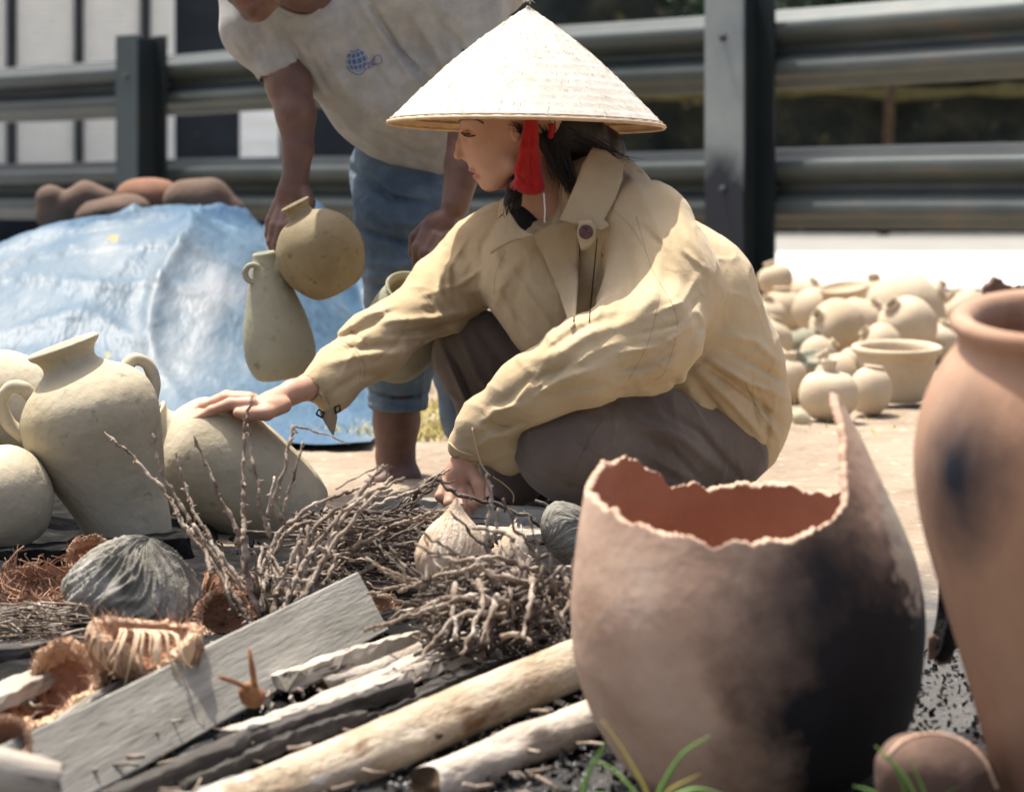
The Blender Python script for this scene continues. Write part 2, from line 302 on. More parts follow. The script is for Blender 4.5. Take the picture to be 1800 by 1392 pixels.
def surface_nets(f, lo, hi, h, B=8):
    lo = np.array(lo)-2*h-.018; hi = np.array(hi)+2*h+.018; nb = np.ceil((hi-lo)/(h*B)).astype(int)
    gi = np.stack(np.meshgrid(*[np.arange(n) for n in nb], indexing='ij'), -1).reshape(-1, 3)
    cen = lo+(gi+.5)*h*B; val = np.concatenate([f(c, False) for c in np.array_split(cen, max(1, len(cen)//200000))])
    gi = gi[np.abs(val) < h*B*.5*1.74*1.25+.024]
    off = np.stack(np.meshgrid(*[np.arange(B+1)]*3, indexing='ij'), -1).reshape(-1, 3)
    VV, ID, FQ = [], [], []; D = nb*B+2; edges_all = []
    key = lambda c: (c[..., 0]*D[1]+c[..., 1])*D[2]+c[..., 2]
    sp = 3; sk_ = gi//sp; kk = (sk_[:, 0]*4096+sk_[:, 1])*4096+sk_[:, 2]; od = np.argsort(kk, kind='stable'); gi = gi[od]; kk = kk[od]
    for ch in np.split(gi, np.where(np.diff(kk))[0]+1):
        g_ = f.culled(lo+(ch[0]//sp+.5)*sp*B*h, sp*B*h*.87) if hasattr(f, 'culled') else f
        nodes = ch[:, None, :]*B+off[None]; v = g_((lo+nodes.reshape(-1, 3)*h)).reshape(len(ch), B+1, B+1, B+1); s = v < 0
        c8 = [(a, b, c) for a in (0, 1) for b in (0, 1) for c in (0, 1)]
        cnt = sum(s[:, a:a+B, b:b+B, c:c+B].astype(np.int8) for a, b, c in c8); act = np.argwhere((cnt > 0) & (cnt < 8))
        if not len(act): continue
        bi, ci = act[:, 0], act[:, 1:]
        cv = {o: v[bi, ci[:, 0]+o[0], ci[:, 1]+o[1], ci[:, 2]+o[2]] for o in c8}
        acc = np.zeros((len(act), 3)); n = np.zeros(len(act))
        for o in c8:
            for ax in range(3):
                if o[ax] == 0:
                    o2 = list(o); o2[ax] = 1; o2 = tuple(o2); a, b = cv[o], cv[o2]; m = (a < 0) != (b < 0); t = np.where(m, a/(a-b+1e-20), 0)
                    pt = np.array(o, float)[None].repeat(len(act), 0); pt[:, ax] += t; acc[m] += pt[m]; n[m] += 1
        gc = ch[bi]*B+ci; VV.append(lo+(gc+acc/n[:, None])*h); ID.append(key(gc))
        for ax in range(3):
            sl = [slice(0, B)]*3; sl2 = list(sl); sl2[ax] = slice(1, B+1)
            a = s[(slice(None), *sl)]; b = s[(slice(None), *sl2)]; e = np.argwhere(a != b)
            if len(e): edges_all.append((ax, ch[e[:, 0]]*B+e[:, 1:], a[e[:, 0], e[:, 1], e[:, 2], e[:, 3]]))
    V = np.concatenate(VV); ID = np.concatenate(ID); od = np.argsort(ID); V = V[od]; ID = ID[od]
    for ax, nd, ins in edges_all:
        u, w_ = [(1, 2), (2, 0), (0, 1)][ax]; q = []
        for du, dw in ((0, 0), (1, 0), (1, 1), (0, 1)):
            c = nd.copy(); c[:, u] -= du; c[:, w_] -= dw; q.append(c)
        ok = np.ones(len(nd), bool); idx = []
        for c in q:
            kk = key(c); j = np.clip(np.searchsorted(ID, kk), 0, len(ID)-1); ok &= (ID[j] == kk) & (c.min(1) >= 0); idx.append(j)
        Q = np.stack(idx, 1); Q[~ins] = Q[~ins][:, ::-1]; FQ.append(Q[ok])
    return V, np.concatenate(FQ)
def build_sdf(name, b, mat_, parent, h, smooth_it=1):
    t = time.time(); V, Q = surface_nets(b, b.lo, b.hi, h)
    for _ in range(smooth_it):                     # light laplacian over quad edges
        S = np.zeros_like(V); C = np.zeros(len(V))
        for i in range(4):
            a, c = Q[:, i], Q[:, (i+1) % 4]
            for k_ in range(3): S[:, k_] += np.bincount(a, V[c, k_], len(V))+np.bincount(c, V[a, k_], len(V))
            C += np.bincount(a, minlength=len(V))+np.bincount(c, minlength=len(V))
        V = V*.5+.5*S/np.maximum(C, 1)[:, None]
    o = link(name, V, Q, mat_, parent); print(name, len(Q), round(time.time()-t, 1)); return o, V, Q
def bvh_of(V, Q): return BVHTree.FromPolygons([Vector(v) for v in V], [tuple(int(i) for i in q) for q in Q])
EYE = Vector((0, 0, CH))
def hit(bvh, px, py, lift=.001, fallback=3.9):
    d = (P(px, py, 1.0)-EYE).normalized(); loc, nor, i, dist = bvh.ray_cast(EYE, d, 50)
    if loc is None: return P(px, py, fallback)
    if nor.dot(d) > 0: nor = -nor
    return loc+nor*lift
def seam(name, pts, bvh, rad, mat_, parent, n=40, lift=.0005, sides=5, fb=3.9):
    pp = cat_rom(pts, n); return tube(name, [hit(bvh, x, y, lift, fb) for x, y in pp], [rad]*n, mat_, parent, sides)
def panel(name, pts, mat_, parent, thick=.003, cuts=3, curl=None, smooth_n=2):
    """sheet through (px,py,Y) contour points"""
    bm = bmesh.new(); vs = [bm.verts.new(P(*p)) for p in pts]; bm.faces.new(vs)
    bmesh.ops.triangulate(bm, faces=bm.faces[:]);
    for _ in range(cuts): bmesh.ops.subdivide_edges(bm, edges=bm.edges[:], cuts=1, use_grid_fill=True)
    bmesh.ops.triangulate(bm, faces=bm.faces[:])
    inner = [v for v in bm.verts if not v.is_boundary]
    for _ in range(smooth_n*4): bmesh.ops.smooth_vert(bm, verts=inner, factor=.5, use_axis_x=True, use_axis_y=True, use_axis_z=True)
    V = np.array([v.co[:] for v in bm.verts]); bm.verts.index_update(); Fc = [tuple(v.index for v in f.verts) for f in bm.faces]; bm.free()
    if curl is not None: V = V+curl(V)
    o = link(name, V, Fc, mat_, parent); fix_normals(o)
    md = o.modifiers.new('thickness', 'SOLIDIFY'); md.thickness = thick; md.offset = 0
    return o

# ------------------------------------------------------------------ generic solids
def box_geo(c, ax, ay, az, V=None, Fc=None):
    """box centred c with half vectors"""
    if V is None: V, Fc = [], []
    b = len(V); c = Vector(c)
    for sx in (-1, 1):
        for sy in (-1, 1):
            for sz in (-1, 1): V.append(c+sx*ax+sy*ay+sz*az)
    Fc += [tuple(b+i for i in f) for f in ((0, 1, 3, 2), (4, 6, 7, 5), (0, 4, 5, 1), (2, 3, 7, 6), (0, 2, 6, 4), (1, 5, 7, 3))]
    return V, Fc
def box(name, c, hx, hy, hz, mat_, parent=None, bevel=.0):
    V, Fc = box_geo(c, Vector((hx, 0, 0)), Vector((0, hy, 0)), Vector((0, 0, hz))); o = link(name, V, Fc, mat_, parent, False); fix_normals(o)
    if bevel: md = o.modifiers.new('b', 'BEVEL'); md.width = bevel; md.segments = 2
    return o
def board(name, p0, p1, width, thick, roll, mat_, parent=None, seed=0, jag=.01, taper=1.0, n=22, warp=.003):
    """rough sawn board from p0 to p1 (world), roll = rotation of its width round its axis. local x along board."""
    rs = np.random.RandomState(seed+17); p0 = Vector(p0); p1 = Vector(p1); d = (p1-p0); L = d.length; d.normalize()
    side = d.cross(Vector((0, 0, 1))).normalized(); up = side.cross(d)
    a = math.cos(roll)*side+math.sin(roll)*up; b = -math.sin(roll)*side+math.cos(roll)*up
    V, Fc = [], []; ring = [(-1, -1), (-.35, -1), (.3, -1), (1, -1), (1, 0), (1, 1), (.4, 1), (-.3, 1), (-1, 1), (-1, 0)]; m = len(ring)
    ph = rs.uniform(0, 6, 4); e0 = rs.uniform(-1, 1, m)*jag; e1 = rs.uniform(-1, 1, m)*jag
    for i in range(n):
        t = i/(n-1); ww = width/2*(1+(taper-1)*t); wob = warp*math.sin(3*t+ph[0]); wob2 = warp*math.sin(5*t+ph[1])
        for j, (u, v_) in enumerate(ring):
            x = t*L+(e0[j] if i == 0 else 0)+(e1[j] if i == n-1 else 0)
            q = rs.uniform(-1, 1, 2)*min(.0018, thick*.12)
            q = q*(.25 if thick < .0115 and width > .07 else 1)
            V.append((x, u*ww*(1+.02*math.sin(9*t+ph[2]+j))+wob+q[0], v_*thick/2+wob2+q[1]))
    for i in range(n-1):
        for j in range(m): j2 = (j+1) % m; Fc.append((i*m+j, i*m+j2, (i+1)*m+j2, (i+1)*m+j))
    Fc.append(tuple(range(m))[::-1]); Fc.append(tuple((n-1)*m+j for j in range(m)))
    o = link(name, V, Fc, mat_, None, False, origin=(0, 0, 0)); fix_normals(o)
    M = Matrix((d, a, b)).transposed().to_4x4()
    if parent is not None: o.parent = parent; M.translation = p0-wl(parent); o.matrix_local = M
    else: M.translation = p0; o.matrix_world = M
    md = o.modifiers.new('b', 'BEVEL'); md.width = min(.0015, thick*.15); md.segments = 1; md.limit_method = 'ANGLE'
    return o
def logmesh(name, p0, p1, r0, r1, mat_, seed=0, sides=22, n=40, bend=.01, parent=None):
    rs = np.random.RandomState(seed+3); p0 = Vector(p0); p1 = Vector(p1); d = p1-p0; L = d.length; d.normalize()
    side = d.cross(Vector((0, 0, 1))).normalized(); up = side.cross(d); V, Fc = [], []; ph = rs.uniform(0, 6, 8); kn = [(rs.uniform(.05, .95), rs.uniform(0, 6.28), rs.uniform(-.25, .3), rs.uniform(.01, .03)) for _ in range(14)]
    for i in range(n):
        t = i/(n-1); r = r0+(r1-r0)*t
        for j in range(sides):
            th = 2*math.pi*j/sides
            rr = r*(1+.05*math.sin(th+ph[0]+2*t)+.035*math.sin(2*th+ph[1]-3*t)+.03*math.sin(11*t+ph[2]+th)+.02*math.sin(5*th+ph[5])+rs.uniform(-.012, .012))
            for kt, ka, kh, kw in kn: rr += r*kh*math.exp(-((t-kt)*L/kw)**2-((math.cos(th-ka)-1)*-2)/.18)
            V.append((t*L+.004*math.sin(3*th+ph[6])*(i in (0, n-1)), rr*math.cos(th)+bend*math.sin(3.1*t), rr*math.sin(th)+bend*.6*math.sin(4*t+ph[3])))
    for i in range(n-1):
        for j in range(sides): j2 = (j+1) % sides; Fc.append((i*sides+j, i*sides+j2, (i+1)*sides+j2, (i+1)*sides+j))
    c0 = len(V); V.append((0.001, bend*0, bend*.6*math.sin(ph[3]))); 
    Fc += [(c0, (j+1) % sides, j) for j in range(sides)]
    c1 = len(V); V.append((L, bend*math.sin(3.1), bend*.6*math.sin(4+ph[3]))); Fc += [(c1, (n-1)*sides+j, (n-1)*sides+(j+1) % sides) for j in range(sides)]
    o = link(name, V, Fc, [mat_, m_endgrain], None, True, origin=(0, 0, 0))
    for p in o.data.polygons:
        if len(p.vertices) == 3: p.material_index = 1; p.use_smooth = False
    fix_normals(o)
    M = Matrix((d, side, up)).transposed().to_4x4(); M.translation = p0
    if parent is not None: o.parent = parent; M.translation = p0-wl(parent); o.matrix_local = M
    else: o.matrix_world = M
    return o
def lathe_mesh(prof, seg=64, wob=.0, seed=0, n=None, lump=0.0):
    """prof (r,z) list open at the mouth: outer from base up over the lip, then down inside"""
    if n: prof = cat_rom(prof, n)
    rs = np.random.RandomState(seed); ph = rs.uniform(0, 6, 6); V, Fc = [], []; m = len(prof)
    zs = [z for _, z in prof]; H = max(zs)-min(zs)+1e-9
    for (r, z) in prof:
        r = max(r, 1e-4)
        for j in range(seg):
            th = 2*math.pi*j/seg; t = (z-min(zs))/H
            k = 1+wob*(math.sin(2*th+ph[0]+t)+.5*math.sin(3*th+ph[1]-2*t))+lump*math.sin(5*th+ph[2]+7*t)*math.sin(6*t+ph[3])
            V.append((r*k*math.cos(th), r*k*math.sin(th), z))
    for i in range(m-1):
        for j in range(seg): j2 = (j+1) % seg; Fc.append((i*seg+j, i*seg+j2, (i+1)*seg+j2, (i+1)*seg+j))
    Fc.append(tuple(range(seg))[::-1]); Fc.append(tuple((m-1)*seg+j for j in range(seg)))
    return V, Fc
def pot(name, label, px, py, Y, prof, mat_, tilt=0, lean=0, cat='pot', group=None, wob=.012, seed=0, n=60, seg=64, spin=0, pz=None):
    """prof px units (r,h) measured from base centre at pixel px,py. tilt: top leans right (deg). lean: top leans to camera"""
    s = Y/F; V, Fc = lathe_mesh([(r*s, z*s) for r, z in prof], seg, wob, seed, n, .006)
    o = link(name, V, Fc, mat_, None, True, origin=(0, 0, 0)); loc = P(px, py, Y)
    o.matrix_world = Matrix.Translation(loc) @ Matrix.Rotation(R(tilt), 4, 'Y') @ Matrix.Rotation(R(lean), 4, 'X') @ Matrix.Rotation(R(spin), 4, 'Z')
    WORLD[o.name] = Vector((0, 0, 0)); return tag(o, label, cat, group)
def child_local(parent, name, V, Fc, mat_, smooth=True):
    """child whose vertices are already in the parent's local frame"""
    o = link(name, V, Fc, mat_, None, smooth, origin=(0, 0, 0)); fix_normals(o); o.parent = parent; return o

# ================================================================== SETTING
xs = np.concatenate([np.linspace(-300, -3, 14), np.linspace(-2.5, 2.5, 170), np.linspace(3, 300, 14)])
ys = np.concatenate([[-300, -60, -10, 0, 1.2], np.linspace(1.6, 8, 220), np.linspace(8.5, 12, 10), [20, 40, 100, 400]])
X_, Y_ = np.meshgrid(xs, ys, indexing='ij'); g = np.where(Y_ < 3, .06*(Y_-3), 0.); g = np.maximum(g, -.12)
pp = np.stack([X_.ravel(), Y_.ravel(), np.zeros(X_.size)], 1)
nn = (N1(pp, 2.0)*.006+N2(pp, 7)*.003+N3(pp, 17)*.0015).reshape(X_.shape); fall = np.clip((9-Y_)/3, 0, 1)*(np.abs(X_) < 2.6)*(Y_ > 1.3)
Z_ = g+nn*fall-.006; nx, ny = X_.shape; ii = np.arange(nx*ny).reshape(nx, ny)
Q = np.stack([ii[:-1, :-1], ii[1:, :-1], ii[1:, 1:], ii[:-1, 1:]], -1).reshape(-1, 4)
gr = link('ground', np.stack([X_.ravel(), Y_.ravel(), Z_.ravel()], 1), Q, m_ground, None, True, origin=(0, 0, 0)); tag(gr, kind='structure')
def sheet(name, x0, x1, y0, y1, z, m): o = link(name, [(x0, y0, z), (x1, y0, z), (x1, y1, z), (x0, y1, z)], [(0, 1, 2, 3)], m, None, False, origin=(0, 0, 0)); return tag(o, kind='structure')
sheet('pavement', -60, 60, 13.2, 21.5, .008, m_conc)
sheet('road', -60, 60, 21.5, 33.2, .004, m_road)

# far wall with a mossy ledge
WY = 33.0
wy = empty('stone_wall', (8, WY, 0), 'long dark mossy stone wall behind the road and the guardrail', 'wall')
xs = np.linspace(-1.5, 26, 140); zs = np.linspace(0, 4.6, 30); X_, Z_ = np.meshgrid(xs, zs, indexing='ij')
pq = np.stack([X_.ravel(), Z_.ravel(), 0*X_.ravel()], 1); Yd = WY+.22*N1(pq, .5).reshape(X_.shape)*.5+.12*N2(pq, 1.6).reshape(X_.shape)
nx, ny = X_.shape; ii = np.arange(nx*ny).reshape(nx, ny); Q = np.stack([ii[:-1, :-1], ii[1:, :-1], ii[1:, 1:], ii[:-1, 1:]], -1).reshape(-1, 4)
link('stone_face', np.stack([X_.ravel(), Yd.ravel(), Z_.ravel()], 1), Q, m_wallfar, wy)
m_moss = mat('yellow_moss', [(.05, .05, .02), (.16, .14, .06), (.24, .21, .10)], 1.2, 8, .95, .6, 8, .03)
V, Fc = tube_geo([(x, WY-.35, 1.86+.03*math.sin(x*2.1)) for x in np.linspace(-1.5, 26, 60)], [.09+.04*math.sin(i*1.9) for i in range(60)], 8); link('moss_ledge', V, Fc, m_moss, wy)
for i in range(34):                                # scalloped dark tile ends above the ledge
    x = -.5+i*.262; V, Fc = tube_geo([(x, WY-.46, 2.06), (x, WY-.1, 2.06)], .075, 10); link('tile_end', V, Fc, m_char, wy)
cp = box('coping', (12, WY-.25, 2.22), 14, .22, .07, m_steel_d, wy)
# dark foliage mass above / between
def leaf_cloud(name, label, cen, rad, n, size, m, seed):
    rs = np.random.RandomState(seed); V, Fc = [], []
    for i in range(n):
        d = rs.normal(size=3); d /= np.linalg.norm(d); c = np.array(cen)+d*np.array(rad)*rs.uniform(.55, 1)**.5; a = rs.normal(size=3); a /= np.linalg.norm(a); b = np.cross(a, rs.normal(size=3)); b /= np.linalg.norm(b); s = size*rs.uniform(.5, 1.2)
        k = len(V); V += [c-a*s, c+b*s*.45, c+a*s, c-b*s*.45]; Fc.append((k, k+1, k+2, k+3))
    o = link(name, V, Fc, m, None, False); return o
m_leaf = mat('dark_leaf', [(.015, .035, .02), (.03, .06, .03), (.05, .08, .035)], 3, 4, .5, .1, 10, .01)
for (c, r, sd_, lb) in (((-1.2, 27, 1.5), (1.5, .8, 1.5), 4, 'dark leafy bush between the dark house wall and the stone wall'), ((4.6, 31, 3.2), (3.2, .8, .75), 5, 'dark overhanging greenery at the top above the guardrail')):
    root = empty('bush', (c[0], c[1], 0), lb, 'bush'); lf = leaf_cloud('leaves', None, c, r, 2600, .13, m_leaf, sd_); lf.parent = root; lf.location = Vector(lf.location)-Vector(root.location); tag(lf, kind='stuff')
    tube('stem', [(c[0], c[1], 0), (c[0]+.1, c[1], c[2]*.6), (c[0], c[1], c[2])], [.08, .06, .02], m_endgrain, root, 7)

# left house with white louvred windows
HYc = 24.0; s = HYc/F
hs = empty('house', (-5, HYc, 0), 'dark blue house front with white louvred windows behind the guardrail', 'house')
box('wall', (-7.2, HYc+.22, 2.2), 5.9, .12, 2.3, m_wallbl, hs)
slat_me = None
def louvre(x0, x1, y0, y1, Y, tone):
    global slat_me
    a = P(x0, y1, Y); b = P(x1, y0, Y)
    fr = box('window', ((a.x+b.x)/2, Y+.08, (a.z+b.z)/2), (b.x-a.x)/2-.004, .012, (b.z-a.z)/2, tone, hs)
    n = int((y1-y0)/10.2); W_ = (b.x-a.x)/2-.02
    for i in range(n):
        z = a.z+(i+.5)*(b.z-a.z)/n
        if slat_me is None:
            V, Fc = box_geo((0, 0, 0), Vector((1, 0, 0)), Vector((0, .022, -.016)), Vector((0, .004, .006))); t = link('slat', V, Fc, m_white, None, False, origin=(0, 0, 0)); slat_me = t.data; o = t
        else: o = bpy.data.objects.new('slat', slat_me); COL.objects.link(o)
        o.parent = fr; o.location = Vector(((a.x+b.x)/2, Y+.03, z))-wl(fr); o.scale = (W_, 1, 1)
m_glow = mat('white_painted_panel', [(.78, .80, .79), (.85, .86, .84)], 3, 3, .8, .1, 20, .002)
for x0, x1 in ((-110, 12), (26, 132), (144, 247), (262, 306)): louvre(x0, x1, -40, 318, HYc, m_glow)
m_frame = mat('dark_window_frame', [(.012, .016, .02), (.025, .03, .035)], 3, 3, .6, .1, 20, .002)
for x in (19, 138, 254): a = P(x, 140, HYc); box('mullion', (a.x, HYc, a.z), 6*s, .03, 180*s, m_frame, hs)
a = P(455, 236, HYc); fr = box('window', (a.x, HYc+.07, a.z), 34*s, .03, 44*s, m_glow, hs)
for y in (212, 250): a = P(455, y, HYc); V, Fc = box_geo((a.x, HYc+.03, a.z), Vector((34*s, 0, 0)), Vector((0, .01, 0)), Vector((0, 0, 2*s))); link('bar', V, Fc, m_white, fr, False)

# guardrail: posts 4.2 m apart on a line Y = 10.5 - 1.15 X
u = Vector((.656, -.755, 0)); nrm = Vector((-.755, -.656, 0)); zv = Vector((0, 0, 1))
gl = empty('guardrail', (0, 10.5, 0), 'double steel guardrail with two rows of corrugated beams on steel posts behind the people', 'guardrail')
def gpost(x, m1, m2):
    c = Vector((x, 10.5-1.15*x, 0)); top = 1.31
    root = link('post', *box_geo(c+nrm*.02+zv*(top/2), u*.10, nrm*.006, zv*(top/2)), m1, gl, False)
    link('web', *box_geo(c-nrm*.065+zv*(top/2-.005), u*.006, nrm*.078, zv*(top/2-.005)), m2, root, False)
    link('rear_flange', *box_geo(c-nrm*.15+zv*(top/2), u*.10, nrm*.006, zv*(top/2)), m2, root, False)
    for z in (1.1, .52):
        V, Fc = tube_geo([c+nrm*.02+zv*z, c+nrm*.036+zv*z], .016, 8); link('bolt', V, Fc, m_steel_d, root)
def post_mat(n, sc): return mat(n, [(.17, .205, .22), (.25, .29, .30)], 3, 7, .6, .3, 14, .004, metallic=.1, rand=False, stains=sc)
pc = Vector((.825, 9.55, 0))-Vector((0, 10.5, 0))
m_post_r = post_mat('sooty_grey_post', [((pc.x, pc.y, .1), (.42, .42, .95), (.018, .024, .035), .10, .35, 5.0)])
m_post_l = mat('shade_toned_post', [(.025, .045, .056), (.042, .066, .078)], 3, 7, .6, .3, 14, .004)  # left posts darkened, their shade is in the colour
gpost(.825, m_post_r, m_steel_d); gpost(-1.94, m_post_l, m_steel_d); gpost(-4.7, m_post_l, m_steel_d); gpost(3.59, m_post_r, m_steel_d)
WP = [(0, .155), (.012, .15), (.05, .115), (.078, .10), (.08, .06), (.05, .035), (.004, .012), (.004, -.012), (.05, -.035), (.08, -.06), (.078, -.10), (.05, -.115), (.012, -.15), (0, -.155)]
WPs = cat_rom(WP, 50)
def rail(x0, x1, zc, m):
    V, Fc = [], []; k = len(WPs); st = 14
    for i in range(st+1):
        x = x0+(x1-x0)*i/st; c = Vector((x, 10.5-1.15*x, zc+.006*math.sin(x*2+zc*9)))-nrm*.24
        for d, z in WPs: V.append(c+nrm*d+zv*z)
        for d, z in WPs[::-1]: V.append(c+nrm*(d-.005)+zv*z)
    m2 = 2*k
    for i in range(st):
        for j in range(m2): j2 = (j+1) % m2; Fc.append((i*m2+j, i*m2+j2, (i+1)*m2+j2, (i+1)*m2+j))
    o = link('rail', V, Fc, m, gl); fix_normals(o); return o
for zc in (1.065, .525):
    rail(-8, -1.9, zc, m_steel_d); rail(-1.9, .82, zc, mat('grey_green_steel', [(.036, .050, .053), (.062, .077, .077)], 2, 7, .55, .3, 14, .004, metallic=.2)); rail(.82, 3.6, zc, m_steel); rail(3.6, 6.3, zc, m_steel)  # left spans use the darker steel as painted shade
print('setting', time.time()-T0)

# ------------------------------------------------------------------ tarp mound
xs = np.linspace(-2.3, -.28, 200); ys = np.linspace(4.95, 8.6, 210); X_, Y_ = np.meshgrid(xs, ys, indexing='ij')
def mound(X, Y):
    dx = X+.90; wx = np.where(dx < 0, np.exp(-(dx/.80)**2), np.exp(-np.abs(dx/.47)**3.2))
    h = .445*wx*np.exp(-np.clip((6.15-Y)/.72, 0, 9)**1.9)*np.exp(-np.clip((Y-6.6)/.9, 0, 9)**2)
    h2 = .46*np.exp(-((X+.64)/.30)**2)*np.exp(-((Y-7.7)/.5)**2)
    return np.maximum(h, h2)
H = mound(X_, Y_); pq = np.stack([X_.ravel(), Y_.ravel(), 0*X_.ravel()], 1)
wv = pq.copy(); wv[:, 0] += .10*N2(pq, .8); wv[:, 1] += .10*N3(pq, .8)
rid = 1-np.abs(N1(wv*np.array([2.0, .7, 1]), .9)); rid2 = 1-np.abs(N3(wv*np.array([1.2, 1.9, 1]), 1.4))
H = H+(.034*np.clip(rid, 0, 1)**4+.020*np.clip(rid2, 0, 1)**5+.006*(RG(pq, 1.6)+.25)+.002*(RG2(pq, 3.2)+.2)+.012*N2(pq, 1.6)-.01).reshape(X_.shape)*np.clip(H*6, .35, 1)
H = np.maximum(H, .012+.006*N1(pq, 3).reshape(X_.shape))
nx, ny = X_.shape; ii = np.arange(nx*ny).reshape(nx, ny); Q = np.stack([ii[:-1, :-1], ii[1:, :-1], ii[1:, 1:], ii[:-1, 1:]], -1).reshape(-1, 4)
m_tarp = mat('blue_plastic_tarp', [(.016, .060, .14), (.052, .112, .175), (.12, .165, .20)], 1.5, 2, .5, .3, 30, .006, stretch=(1.6, .5, 1), spots=[((.29, .31, .33), 1.5, .60, .74), ((.26, .24, .10), 6.5, .69, .72)], spec=.3, bump2=(9, .6, .02), rand=False)  # pale grey spots paint the glare of the plastic into the colour
tp = link('tarpaulin', np.stack([X_.ravel(), Y_.ravel(), H.ravel()], 1), Q, m_tarp, None, True)
tag(tp, 'wrinkled blue plastic tarpaulin with painted white sheen covering a mound at the left', 'tarpaulin')
m_tile = mat('brown_fired_clay', [(.065, .044, .033), (.11, .075, .056), (.15, .103, .078)], 6, 7, .9, .5, 40, .005)
m_tile_o = mat('orange_fired_clay', [(.17, .085, .055), (.28, .15, .10)], 6, 7, .9, .5, 40, .005)
for i, (x0, x1, yt, yb, Yt, ma, la, rt) in enumerate(((60, 215, 322, 392, 7.15, m_tile, 'squarish dark brown clay pot lying on the tarp, farthest left', 0), (130, 262, 345, 392, 6.9, m_tile, 'smaller brown clay lump in front of the squarish one on the tarp', -8),
        (215, 310, 314, 378, 7.1, m_tile_o, 'orange clay shard propped between two brown ones on the tarp', 14), (285, 432, 316, 392, 7.0, m_tile, 'large rounded brown clay jar lying at the right on top of the tarp', 6))):
    b = Body(); rx = (x1-x0)/2; ry = (yb-yt)/2; cx = (x0+x1)/2; cy = (yt+yb)/2
    sh4 = [[(88, 350, 28), (88, 378, 28), (150, 346, 24), (190, 356, 22)], None, None, [(322, 352, 36), (372, 350, 34), (408, 372, 24)]][i]
    if sh4: b.chain([(x_, y_, Yt, r_) for x_, y_, r_ in sh4], 10)
    else: b.ell(cx, cy+4, Yt, rx, ry*1.1, rx*.8, 5, rot=rt); sh4 or b.chain([(cx-rx*.55, cy, Yt, ry*.85), (cx+rx*.5, cy+ry*.1, Yt, ry*.8)], 30)
    b.ell(cx-rx*.2 if i != 3 else cx+rx*.9, cy+ry*.6, Yt-.06, ry*.35, ry*.35, 30, 8, '-'); b.noise = [(N1, 4, .007, (1, 1, 1))]
    o, _, _ = build_sdf('clay_pot', b, ma, None, .008); tag(o, la, 'pot', 'fired clay pots on the tarp')

# yellow dry grass strip (behind the squatting woman)
def blades(name, n, xr, yr, hh, wd, m, seed, lean=.5):
    rs = np.random.RandomState(seed); V, Fc = [], []
    for i in range(n):
        x = rs.uniform(*xr); y = rs.uniform(*yr); h = rs.uniform(*hh); a = rs.uniform(0, 6.28); l = rs.uniform(0, lean)*h; dx, dy = math.cos(a), math.sin(a); z = gz(y)-.004
        k = len(V); w_ = wd*rs.uniform(.6, 1.3)
        V += [(x-dy*w_, y+dx*w_, z), (x+dy*w_, y-dx*w_, z), (x+dx*l*.4+dy*w_*.7, y+dy*l*.4-dx*w_*.7, z+h*.6), (x+dx*l*.4-dy*w_*.7, y+dy*l*.4+dx*w_*.7, z+h*.6), (x+dx*l, y+dy*l, z+h)]
        Fc += [(k, k+1, k+2, k+3), (k+3, k+2, k+4)]
    o = link(name, V, Fc, m, None, False); return tag(o, kind='stuff')
blades('dry_grass', 5200, (-.62, .05), (5.1, 6.0), (.008, .035), .0018, m_dry, 3, 1.6)
blades('dry_grass', 2600, (-.9, 2.2), (5.2, 9.0), (.004, .016), .0018, m_dry, 8, 2.0)
tag(bpy.data.objects['dry_grass'], 'short yellow dry grass on the ground behind the kneeling figure', 'grass'); tag(bpy.data.objects['dry_grass.001'], 'sparse dry straw scattered over the sandy ground', 'grass')
# ================================================================== PEOPLE
# ------------------------------------------------------------------ the squatting woman
wm = empty('person', (0.15, 3.95, 0), 'squatting person in conical straw hat and cream jacket with one hand on a jar', 'person')
hY = 3.90
b = Body()
# head
b.ell(908, 202, hY, 98, 92, 72, 6)
b.ell(872, 238, hY, 62, 86, 60, 12)
b.ell(874, 292, hY, 36, 34, 40, 12)
b.ell(866, 270, hY-.032, 30, 36, 20, 12); b.ell(866, 270, hY+.032, 30, 36, 20, 12)
b.chain([(900, 290, hY-.040, 17), (872, 314, hY-.018, 15), (860, 319, hY, 13), (872, 314, hY+.018, 15), (900, 290, hY+.040, 17)], 16)
b.ell(812, 238, hY-.031, 12, 12, 16, 10, '-'); b.ell(812, 238, hY+.031, 12, 12, 16, 10, '-')
b.chain([(815, 230, hY, 6), (809, 254, hY, 6), (805.5, 273, hY, 8.3)], 8)
b.ell(820, 278, hY-.0085, 8.5, 6, 6, 4); b.ell(820, 278, hY+.0085, 8.5, 6, 6, 4)
b.ell(815, 284, hY-.006, 3.4, 2.2, 3, 2, '-'); b.ell(815, 284, hY+.006, 3.4, 2.2, 3, 2, '-')
b.ell(832, 298.5, hY, 9.5, 4.8, 20, 4, rot=-12); b.ell(840, 311.5, hY, 9.5, 5.6, 17, 4, rot=8)
b.fold([(819, 303.5), (847, 304)], 1.6, -3.0, ymax=hY+.03, ymin=hY-.03)
b.ell(860, 322, hY, 12, 10, 15, 8)
b.ell(826, 237, hY-.027, 13, 10.5, 12, 4); b.ell(826, 237, hY+.027, 13, 10.5, 12, 4)
b.fold([(812, 229), (824, 228), (838, 233)], 1.8, -1.4, ymax=hY-.012)
b.ell(906, 232, hY-.068, 10, 18, 6, 3, rot=-8); b.ell(905, 232, hY-.074, 4.5, 10, 4, 2, '-')
